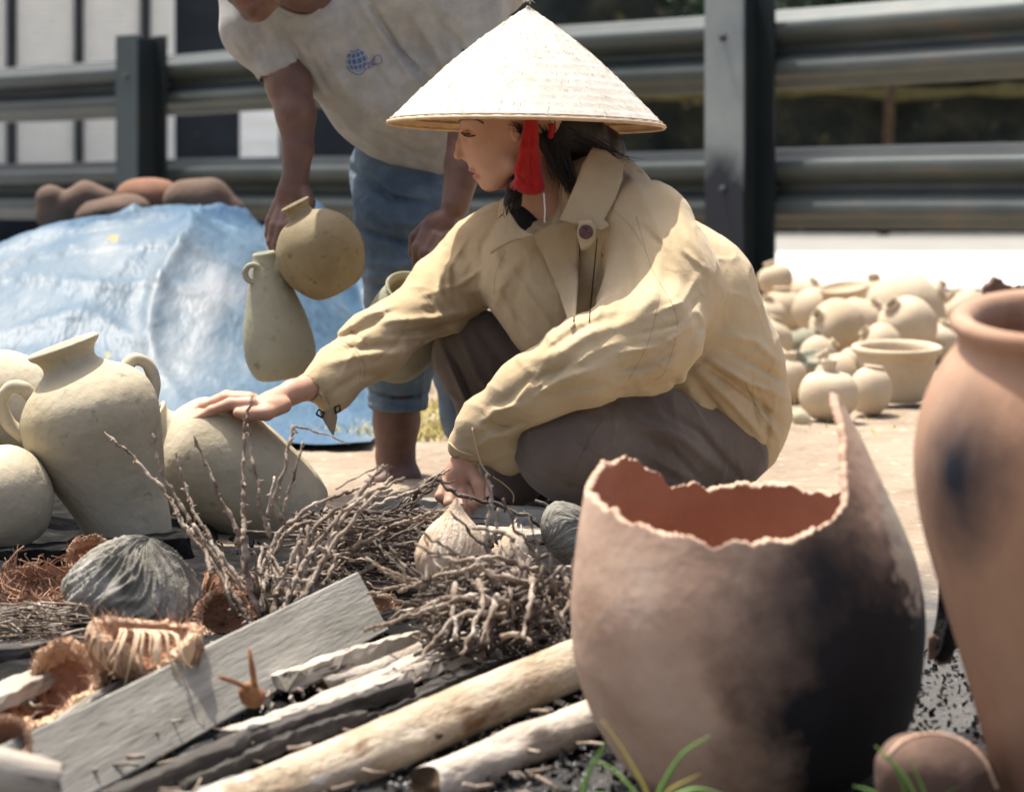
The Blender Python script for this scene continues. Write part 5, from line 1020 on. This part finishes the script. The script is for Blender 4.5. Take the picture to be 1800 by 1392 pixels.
# ------------------------------------------------------------------ coconut husks
def husk_ball(name, label, px, py, Y, rx, ry, rz, m, ridges=22, amp=.03, rot=0, tip=0, seed=0, lean=0):
    rs = np.random.RandomState(seed); nu, nv = 180, 90; V = []; ph = rs.uniform(0, 6, 12)
    for i in range(nv+1):
        v = math.pi*i/nv
        for j in range(nu):
            a = 2*math.pi*j/nu; env = math.sin(v)**.6
            a2 = a+.30*math.sin(v*2.2+ph[3])+.10*math.sin(3*a+ph[4])
            wp = 2.2*math.sin(a*2+ph[0]+v)+1.6*math.sin(a*5+ph[6]-2*v)+.8*math.sin(9*a+5*v+ph[7]); rdg = (1-abs(math.sin(ridges/2*a2+wp)))*1.1-.4+.5*math.sin(round(ridges*.37)*a2+ph[1]+3*math.sin(v*2+ph[8])+wp*.6)+.35*math.sin(round(ridges*1.7)*a2+ph[2]+4*v*math.sin(a+ph[9]))
            k = 1+amp*rdg*env*(.35+.65*(1-i/nv))+.04*math.sin(2*a+ph[5]); z = math.cos(v); tp2 = tip*math.exp(-(v/.28)**2)
            V.append((rx*math.sin(v)*math.cos(a)*k*(1-.25*max(0, z)*(tip > 0)), rz*math.sin(v)*math.sin(a)*k*(1-.25*max(0, z)*(tip > 0)), ry*(z*k+tp2)))
    ii = np.arange((nv+1)*nu).reshape(nv+1, nu); Q = np.stack([ii[:-1], ii[1:], np.roll(ii[1:], -1, 1), np.roll(ii[:-1], -1, 1)], -1).reshape(-1, 4)
    s0 = Y/F; V = np.array(V)*s0; o = link(name, V, Q, m, None, True, origin=(0, 0, 0)); o.matrix_world = Matrix.Translation(P(px, py, Y)) @ Matrix.Rotation(R(rot), 4, 'Y') @ Matrix.Rotation(R(lean), 4, 'X')
    return tag(o, label, 'coconut husk')
husk_ball('coconut_husk', 'large grey shrivelled coconut husk in front of the amphora', 238, 1046, 2.92, 120, 100, 95, m_nut, 30, .085, rot=14, tip=.03, seed=2, lean=6)
husk_ball('coconut_husk', 'pale pointed coconut husk standing behind the root tangle', 795, 975, 2.93, 68, 76, 60, m_nut_p, 60, .022, rot=4, tip=.28, seed=3)
husk_ball('coconut_husk', 'small grey coconut tucked against the left side of the broken pot', 1000, 935, 3.10, 56, 46, 50, m_nut, 44, .05, rot=65, tip=.1, seed=4)
def husk_bowl(name, label, cen, r, rot, seed, opening=.35, sk=m_husk_s, gap=None, sc=(1, 1, .8)):
    """cut husk: outer skin, fibrous inside and a torn lip"""
    rs = np.random.RandomState(seed); nu, nv = 110, 40; V = []; ph = rs.uniform(0, 6, 8); e = np.convolve(rs.normal(size=nu+8), np.ones(7)/7, 'same')[:nu]*.35
    e += .22*np.sin(np.arange(nu)/nu*6.28*2+ph[0]); root = empty(name, cen, label, 'coconut husk', rot=[R(a) for a in rot])
    if gap: e += -1.5*np.exp(-((np.arange(nu)/nu*6.28-gap)/.45)**2)
    for s0 in (1.0, .80):
        for i in range(nv+1):
            for j in range(nu):
                v = math.pi-(math.pi-math.acos(opening)+e[j]*.5)*(i/nv); a = 2*math.pi*j/nu
                k = s0*(1+.03*math.sin(7*a+ph[1])+.02*math.sin(15*a+3*v)+(.03 if s0 < 1 else 0)*rs.normal()+.008*rs.normal()); V.append((r*sc[0]*math.sin(v)*math.cos(a)*k, r*sc[1]*math.sin(v)*math.sin(a)*k, r*sc[2]*math.cos(v)*k))
    ii = np.arange((nv+1)*nu).reshape(nv+1, nu); q0 = np.stack([ii[:-1], np.roll(ii[:-1], -1, 1), np.roll(ii[1:], -1, 1), ii[1:]], -1).reshape(-1, 4); n0 = (nv+1)*nu
    A = np.array(V); o = link('skin', A[:n0], q0, sk, None, True, origin=(0, 0, 0)); o.parent = root
    q1 = q0[:, ::-1]; lip = np.stack([ii[-1], np.roll(ii[-1], -1), n0+np.roll(ii[-1], -1), n0+ii[-1]], 1); o = link('pith', A, np.concatenate([q1+n0, lip]), [m_husk_i, m_husk_o], None, True, origin=(0, 0, 0)); o.parent = root
    mi_ = np.zeros(len(o.data.polygons), dtype=np.int32); mi_[len(q1):] = 1
    mi_[:len(q1)] = (np.repeat(np.arange(nv), nu) > nv*.70); o.data.polygons.foreach_set('material_index', mi_)
    V, Fc = [], []
    for i in range(150):
        a = rs.uniform(0, 6.28); j = int(a/6.28*nu) % nu; p0 = A[nv*nu+j]*rs.uniform(.84, 1.0); d = rs.normal(size=3)*r*.16; d[2] += r*.10
        tube_geo([p0-d*.3, p0+d*.3, p0+d*.8+rs.normal(size=3)*r*.05], [.0006, .0005, .0002], 4, V, Fc)
    for i in range(40):
        j = rs.randint(nu); ir = nv-rs.randint(2, 16); p0 = A[ir*nu+j]*1.01; p1 = A[max(0, ir-rs.randint(8, 20))*nu+(j+rs.randint(-5, 5)) % nu]*rs.uniform(1.03, 1.16)
        tube_geo([p0, (p0+p1)/2*1.06, p1], [.0016, .0013, .0004], 5, V, Fc)
    f = link('loose_fibres', V, Fc, m_fibre if i % 2 else m_husk_s, None, False, origin=(0, 0, 0)); f.parent = root; tag(f, kind='stuff'); return root
husk_bowl('cut_coconut_husk', 'split pale orange coconut husk perched on the wide grey plank', P(256, 1122, 2.50), .051, (6, 4, 8), 5, .22, gap=4.9, sc=(1.12, .95, .80))
husk_bowl('cut_coconut_husk', 'hollow orange coconut husk with yellow skin, near the left edge behind the plank', P(92, 1212, 2.50), .055, (30, -34, 10), 6, .15, gap=2.2, sc=(1, 1, .9))
husk_bowl('cut_coconut_husk', 'reddish brown husk half hidden under the upright twigs', P(418, 1035, 2.98), .042, (20, 20, 90), 7, .2, sk=m_husk_i)
husk_bowl('cut_coconut_husk', 'small torn husk piece at the right end of the grey plank', P(672, 1062, 2.95), .019, (30, 30, 0), 8, .1, sk=m_husk_o)
husk_bowl('cut_coconut_husk', 'brown empty husk lying behind the fibrous one', P(165, 985, 3.15), .036, (40, -20, 60), 9, .2, sk=m_husk_i)
husk_bowl('cut_coconut_husk', 'dark husk lying right of the grey shrivelled husk', P(395, 1085, 2.85), .034, (60, 10, 10), 10, .2, sk=m_husk_i)
husk_bowl('cut_coconut_husk', 'pale husk bit in the bottom left corner above the stubby log', P(12, 1302, 2.2), .022, (70, 30, 0), 11, .2)
hk = bpy.data.objects['cut_coconut_husk']; V, Fc = [], []; rs = np.random.RandomState(31)
for i in range(15):
    x_ = rs.uniform(-.034, .040); t_ = rs.uniform(.15, 1.35)
    p = [(x_*.5-.01, -.012, .012), (x_*.8, -.036, .016), (x_, -.052, .004-.006*t_), (x_*1.15+rs.normal()*.003, -.053, -.016*t_-.004), (x_*1.3+rs.normal()*.005, -.046-rs.uniform(0, .006), -.030*t_)]
    tube_geo(cat_rom(p, 12), [rs.uniform(.001, .0024)*(1-.7*(k/11)**2) for k in range(12)], 5, V, Fc, flat=.5)
hs_ = link('husk_strands', V, Fc, m_husk_s, None, True, origin=(0, 0, 0)); hs_.parent = hk; tag(hs_, kind='stuff')
# standing split pale husk shard
shard('pale pointed husk splinter right of the pointed husk', P(905, 975, 2.95), .024, (3.7, 5.4), -.03, .036, (-8, 6, 0), m_nut_p, 'husk_splinter', 9, .003, 'coconut husk')
shard('second pale husk splinter leaning beside the first', P(880, 990, 2.94), .020, (3.9, 5.2), -.02, .018, (-8, -20, 0), m_nut_p, 'husk_splinter', 10, .003, 'coconut husk')
# fibrous husk: nest of fibres over a shell
def fibre_nest(label, cen, r, n, rot, seed):
    rs = np.random.RandomState(seed); root = empty('fibrous_husk', cen, label, 'coconut husk', rot=[R(a) for a in rot]); V, Fc = [], []
    for i in range(n):
        a = rs.uniform(0, 6.28); v = rs.uniform(.25, 1.5); p = []; da = rs.normal()*.5; dv = rs.normal()*.4; rr = r*rs.uniform(.82, 1.12)
        for k in range(7): aa = a+da*k/6; vv = v+dv*k/6; q = rr*(1+.05*math.sin(k*1.3+i)); p.append((q*1.25*math.sin(vv)*math.cos(aa), q*math.sin(vv)*math.sin(aa), -q*.85*math.cos(vv)+r*.2))
        tube_geo(p, rs.uniform(.0005, .0011), 3, V, Fc)
    for i in range(60):
        a = rs.uniform(0, 6.28); q0 = np.array([1.2*r*math.cos(a), r*math.sin(a), r*.15]); d = rs.normal(size=3)*r*.35; tube_geo([q0, q0+d*.5+np.array([0, 0, r*.1]), q0+d], .0004, 3, V, Fc)
    o = link('fibres', V, Fc, m_fibre, None, False, origin=(0, 0, 0)); o.parent = root; tag(o, kind='stuff')
    nu, nv = 50, 16; V = [(r*1.14*math.sin(1.5*i/nv)*math.cos(2*math.pi*j/nu), r*.92*math.sin(1.5*i/nv)*math.sin(2*math.pi*j/nu), -r*.78*math.cos(1.5*i/nv)+r*.2) for i in range(nv+1) for j in range(nu)]
    ii = np.arange((nv+1)*nu).reshape(nv+1, nu); o = link('shell', V, np.stack([ii[:-1], ii[1:], np.roll(ii[1:], -1, 1), np.roll(ii[:-1], -1, 1)], -1).reshape(-1, 4), m_husk_i, None, True, origin=(0, 0, 0)); o.parent = root
fibre_nest('frayed brown coir husk full of fibres, left of the grey shrivelled husk', P(95, 1035, 2.98), .052, 900, (14, 8, 0), 3)
# brown calyx with two stiff stems on the plank
cx = empty('coconut_calyx', P(443, 1225, 2.40), 'small brown calyx with two stiff stems in front of the grey plank', 'calyx')
m_cal = mat('rusty_brown', [(.12, .05, .02), (.24, .11, .05), (.34, .18, .09)], 30, 7, .8, .9, 120, .002)
b = Body(); b.ell(445, 1222, 2.40, 23, 22, 20, 3, rot=20); b.ell(432, 1212, 2.39, 14, 10, 14, 6, rot=-30); b.noise = [(N1, 26, .0018, (1, 1, 1)), (N2, 60, .0008, (1, 1, 1))]; build_sdf('calyx', b, m_cal, cx, .0012)
tube('stem', [P(x_, y_, Y) for x_, y_, Y in ((449, 1212, 2.40), (444, 1180, 2.39), (438, 1140, 2.385))], [.0048, .0052, .0030], m_cal, cx, 7, flat=.6)
tube('stem', [P(x_, y_, Y) for x_, y_, Y in ((436, 1210, 2.39), (412, 1198, 2.36), (388, 1190, 2.33))], [.0042, .0040, .0034], m_cal, cx, 7, flat=.6)
print('husks', time.time()-T0)

# ------------------------------------------------------------------ dried flower-stalk bundles
def twig(root, pts, r0, r1, m, seed, wig=3.0, n=None):
    """pts (px,py,Y)"""
    rs = np.random.RandomState(seed); L = sum(math.hypot(a[0]-b_[0], a[1]-b_[1]) for a, b_ in zip(pts[:-1], pts[1:])); n = n or int(max(9, L/7)); q = cat_rom(pts, n)
    j = rs.normal(size=(n, 2)); j = (j+np.roll(j, 1, 0))*.5*wig; j[0] = j[-1] = 0
    path = [P(q[i][0]+j[i][0], q[i][1]+j[i][1], q[i][2]+rs.normal()*.0015) for i in range(n)]
    nd = rs.uniform(0, 3); rr = [(r0+(r1-r0)*(i/(n-1))**.8)*(1+rs.uniform(-.26, .26)+(.5 if (i+nd) % 4 < 1 else 0)) for i in range(n)]; rr = [px2m(r, q[i][2]) for i, r in enumerate(rr)]
    V, Fc = tube_geo(path, rr, 7)
    for i in range(1, n-1):
        if rs.rand() < .5: d = rs.normal(size=3); d /= np.linalg.norm(d); p0 = np.array(path[i]); tube_geo([p0, p0+d*rr[i]*1.5, p0+d*rr[i]*rs.uniform(1.9, 3.2)], [rr[i]*.75, rr[i]*.6, rr[i]*.3], 4, V, Fc)
    o = link('twig', V, Fc, m, root); fix_normals(o); return o
def spray(root, A, ang, length, Yd, r0, m, seed, curve=.3, forks=1, wig=2.6):
    rs = np.random.RandomState(seed); x_, y_, Y = A; pts = [A]; a = ang; n = 6
    for i in range(n):
        a += rs.normal()*.16+curve/n; x_ += math.cos(a)*length/n; y_ -= math.sin(a)*length/n; Y += Yd/n; pts.append((x_, y_, Y))
    twig(root, pts, r0, r0*.42, m, seed, wig)
    for f in range(forks):
        i = rs.randint(2, 5); spray(root, pts[i], ang+rs.choice([-1, 1])*rs.uniform(.3, .7), length*rs.uniform(.3, .5), rs.normal()*.02, r0*.65, m, seed+1000+f*37, curve, 0, wig)
gT = 'dried coconut flower stalks heaped on the wood'
# A: upright spray, traced stalks
A = empty('branch_bundle', P(480, 1075, 2.95), 'upright spray of bare grey coconut stalks in front of the lying jar', 'branches', gT)
TR = [([(440, 1075, 2.90), (395, 1000, 2.92), (330, 930, 2.95), (300, 880, 2.97), (240, 810, 3.0), (183, 760, 3.02)], 8, 2.4), ([(455, 1080, 2.90), (400, 1010, 2.9), (350, 940, 2.92), (330, 905, 2.93), (285, 830, 2.95), (268, 762, 2.96)], 8, 2.6),
      ([(470, 1085, 2.88), (420, 1020, 2.88), (372, 950, 2.9), (345, 905, 2.92), (325, 850, 2.94), (309, 795, 2.95)], 7, 2.4), ([(420, 960, 2.97), (415, 930, 2.97), (385, 870, 2.98), (365, 820, 2.99), (340, 762, 3.0)], 6, 2.6),
      ([(480, 1085, 2.88), (432, 1000, 2.88), (430, 920, 2.9), (428, 850, 2.92), (430, 760, 2.94), (443, 695, 2.95)], 8, 3), ([(478, 950, 2.93), (460, 900, 2.93), (452, 840, 2.94), (440, 790, 2.95), (436, 745, 2.96)], 5.5, 2.2),
      ([(498, 920, 2.92), (482, 880, 2.92), (500, 830, 2.92), (508, 780, 2.93), (514, 748, 2.94)], 6.5, 3.4), ([(514, 748, 2.94), (560, 760, 2.94), (614, 781, 2.93)], 3.2, 1.6), ([(498, 900, 2.9), (512, 850, 2.9), (532, 775, 2.91)], 4, 2), ([(470, 905, 2.95), (476, 870, 2.95), (482, 838, 2.96)], 4, 2),
      ([(455, 1085, 2.86), (440, 1030, 2.87), (432, 980, 2.87), (428, 930, 2.88)], 9, 6), ([(480, 1090, 2.85), (488, 1040, 2.86), (505, 1000, 2.87), (530, 950, 2.88)], 9, 5), ([(520, 1060, 2.84), (560, 1000, 2.86), (590, 930, 2.9), (640, 860, 2.95), (675, 818, 2.98)], 9, 4),
      ([(530, 1055, 2.83), (555, 1010, 2.85), (600, 940, 2.88), (650, 880, 2.92), (690, 838, 2.95)], 8, 3.5), ([(500, 1070, 2.84), (530, 1000, 2.86), (560, 950, 2.88), (630, 880, 2.92), (710, 840, 2.95)], 7.5, 3), ([(510, 1060, 2.86), (540, 990, 2.88), (545, 940, 2.9), (600, 890, 2.92), (690, 860, 2.94)], 7, 3),
      ([(490, 1050, 2.9), (480, 960, 2.92), (530, 900, 2.94), (600, 868, 2.96), (660, 850, 2.97)], 7, 3), ([(480, 980, 2.95), (510, 930, 2.95), (570, 910, 2.96), (640, 880, 2.97), (720, 860, 2.98)], 6.5, 2.6), ([(590, 860, 2.9), (640, 830, 2.92), (680, 818, 2.93), (678, 840, 2.93)], 2.5, 1.6),
      ([(370, 1010, 2.85), (360, 960, 2.88), (340, 920, 2.9)], 6, 4), ([(440, 1095, 2.84), (420, 1060, 2.85), (380, 1000, 2.87), (330, 930, 2.9)], 7, 4), ([(420, 1085, 2.85), (400, 1050, 2.83), (395, 1000, 2.86), (370, 950, 2.88)], 5, 3)]
for i, (pts, r0, r1) in enumerate(TR): twig(A, pts, r0*.68, r1*.8, m_twig, 100+i, 2.0)
rs = np.random.RandomState(77)
for i in range(16): spray(A, (rs.uniform(455, 560), rs.uniform(1030, 1090), 2.85+rs.uniform(0, .06)), rs.uniform(.7, 2.4), rs.uniform(70, 140), .04, rs.uniform(4.5, 7), m_twig, 300+i, 0, 1)
# B: mid bundle sweeping right
B_ = empty('branch_bundle', P(640, 960, 3.1), 'dark tangled bundle of coconut stalks below the standing ankle', 'branches', gT)
for i in range(26): spray(B_, (rs.uniform(540, 620), rs.uniform(890, 990), rs.uniform(3.0, 3.25)), rs.uniform(-.5, .55), rs.uniform(110, 210), rs.uniform(-.08, .1), rs.uniform(3.2, 5.2), m_twig_d if i % 3 else m_twig, 400+i, rs.uniform(-.5, .4), 2)
for i in range(10): spray(B_, (rs.uniform(500, 600), rs.uniform(980, 1050), rs.uniform(2.95, 3.1)), rs.uniform(0, .8), rs.uniform(150, 220), .05, rs.uniform(3.5, 5), m_twig, 470+i, -.3, 1)
twig(B_, [(730, 900, 3.2), (735, 860, 3.18), (765, 842, 3.16), (800, 866, 3.15), (850, 880, 3.15), (910, 900, 3.16), (960, 930, 3.18)], 4.5, 2.6, m_twig_d, 491); twig(B_, [(940, 880, 3.2), (990, 905, 3.2), (1010, 925, 3.2)], 3, 2, m_twig_d, 492)
# C: right tangle in front of the broken pot
C_ = empty('branch_bundle', P(880, 1060, 2.8), 'dense tangle of knobbly brown stalks beside the broken pot', 'branches', gT)
for i in range(46):
    ang = rs.uniform(2.5, 3.9) if i % 2 else rs.uniform(0, 6.28); spray(C_, (rs.uniform(790, 1010), rs.uniform(990, 1110), rs.uniform(2.66, 2.95)), ang, rs.uniform(70, 190), rs.uniform(-.08, .08), rs.uniform(3.6, 6.2), m_twig if i % 3 else m_twig_d, 600+i, rs.uniform(-.7, .7), 1)
for i, pts in enumerate(([(960, 1010, 2.75), (880, 980, 2.72), (800, 985, 2.7), (730, 955, 2.72)], [(930, 1030, 2.7), (840, 1000, 2.68), (780, 1010, 2.68), (700, 1040, 2.7)], [(900, 1060, 2.66), (820, 1050, 2.64), (740, 1075, 2.62), (650, 1105, 2.62)], [(890, 1080, 2.64), (810, 1080, 2.62), (770, 1120, 2.6), (740, 1160, 2.58)],
                         [(840, 1020, 2.66), (850, 1060, 2.62), (830, 1110, 2.58), (810, 1150, 2.56)], [(935, 1020, 2.66), (930, 1070, 2.6), (920, 1120, 2.56)], [(875, 1045, 2.62), (860, 1090, 2.58), (845, 1130, 2.56)], [(800, 1025, 2.66), (798, 1080, 2.62), (805, 1125, 2.6)], [(920, 1000, 2.7), (905, 960, 2.72), (890, 940, 2.73), (830, 928, 2.75)], [(860, 1060, 2.64), (790, 1050, 2.64), (720, 1080, 2.64), (640, 1110, 2.62)],
                         [(880, 1120, 2.58), (915, 1115, 2.57), (935, 1132, 2.56)], [(985, 1000, 2.7), (1000, 1040, 2.68), (990, 1090, 2.64)])): twig(C_, pts, 5.6, 2.8, m_twig, 700+i, 2.6)
V, Fc = [], []                                     # a mat of short black stubs inside the tangle, not countable
for i in range(700):
    c = np.array(P(rs.uniform(740, 1015), rs.uniform(1010, 1150), rs.uniform(2.66, 2.95))); 
    if c[2] < -.03: continue
    d = rs.normal(size=3)*.009; tube_geo([c-d, c+rs.normal(size=3)*.002, c+d], [.0022, .0026, .0014], 5, V, Fc)
tag(link('stubs', V, Fc, m_twig_d, C_), kind='stuff')
V, Fc = [], []
for i in range(520):
    c = np.array(P(rs.uniform(520, 800), rs.uniform(900, 1040), rs.uniform(3.0, 3.3))); d = rs.normal(size=3)*np.array([.018, .01, .006]); tube_geo([c-d, c+rs.normal(size=3)*.002, c+d], [.0018, .0022, .001], 5, V, Fc)
tag(link('stubs', V, Fc, m_twig_d, B_), kind='stuff')
V, Fc = [], []
for i in range(380):
    c = np.array(P(rs.uniform(-20, 140), rs.uniform(1060, 1160), rs.uniform(2.8, 3.0))); d = rs.normal(size=3)*np.array([.018, .01, .003]); tube_geo([c-d, c+d], .0012, 4, V, Fc)
tag(link('fallen_twiglets', V, Fc, m_twig, None), 'mat of thin dry twiglets at the left edge below the coir husk', 'twigs', kind='stuff')
V, Fc = [], []
for i in range(120):
    q = G(rs.uniform(-40, 1080), rs.uniform(1090, 1400), rs.uniform(.004, .03)); c = np.array(q); a = rs.uniform(0, 3.14); d = np.array([math.cos(a), math.sin(a), rs.normal()*.25])*rs.uniform(.006, .018); tube_geo([c-d, c+rs.normal(size=3)*.0015, c+d], rs.uniform(.001, .0024), 5, V, Fc)
tag(link('fallen_twiglets', V, Fc, m_twig, None), 'loose broken twigs strewn over the boards and ash in front', 'twigs', kind='stuff')

# ------------------------------------------------------------------ green grass tufts in the foreground
def gblade(root, pts, w0, m, seed):
    q = cat_rom(pts, 14); tube('blade', [P(*p) for p in q], [px2m(w0*.62*(1-.85*(i/13)**1.5), q[i][2]) for i in range(14)], m, root, 6, flat=.22)
def tuft(label, x, y, Y, bl):
    root = empty('grass_tuft', P(x, y, Y), label, 'grass')
    for i, (pts, w0, m) in enumerate(bl): gblade(root, pts, w0, m, i)
g1 = 1.98
tuft('loose tuft of green and yellow grass blades in front of the broken pot', 1150, 1420, g1, [([(1150, 1420, g1), (1125, 1370, g1), (1090, 1310, g1), (1058, 1265, g1)], 9, m_grassy), ([(1150, 1420, g1), (1165, 1380, g1), (1200, 1325, g1), (1248, 1292, g1)], 9, m_grass), ([(1140, 1425, g1), (1110, 1385, g1), (1075, 1350, g1), (1040, 1335, g1)], 8, m_grass),
   ([(1150, 1420, g1), (1190, 1395, g1), (1230, 1385, g1), (1285, 1400, g1)], 8, m_grass), ([(1120, 1420, g1), (1060, 1395, g1), (1030, 1400, g1)], 8, m_grass), ([(1020, 1420, g1), (1030, 1370, g1), (1050, 1330, g1), (1068, 1300, g1)], 9, m_grass), ([(1160, 1425, g1), (1175, 1390, g1), (1230, 1360, g1)], 6, m_grassy)])
tuft('green grass blades rising over the shard at the bottom right', 1610, 1440, g1, [([(1625, 1440, g1), (1600, 1380, g1), (1570, 1340, g1), (1538, 1310, g1)], 9, m_grass), ([(1600, 1440, g1), (1590, 1390, g1), (1572, 1345, g1), (1545, 1325, g1)], 8, m_grass), ([(1640, 1440, g1), (1620, 1380, g1), (1595, 1330, g1)], 9, m_grass), ([(1680, 1440, g1), (1660, 1400, g1), (1690, 1380, g1)], 7, m_grass), ([(1560, 1440, g1), (1540, 1395, g1), (1500, 1380, g1)], 6, m_grass)])
blades('grass', 120, (.10, .62), (1.96, 2.06), (.008, .03), .0012, m_grass, 12, 1.2); tag(bpy.data.objects['grass'], 'short green grass specks along the bottom edge in front of the pots', 'grass')
print('total', time.time()-T0)
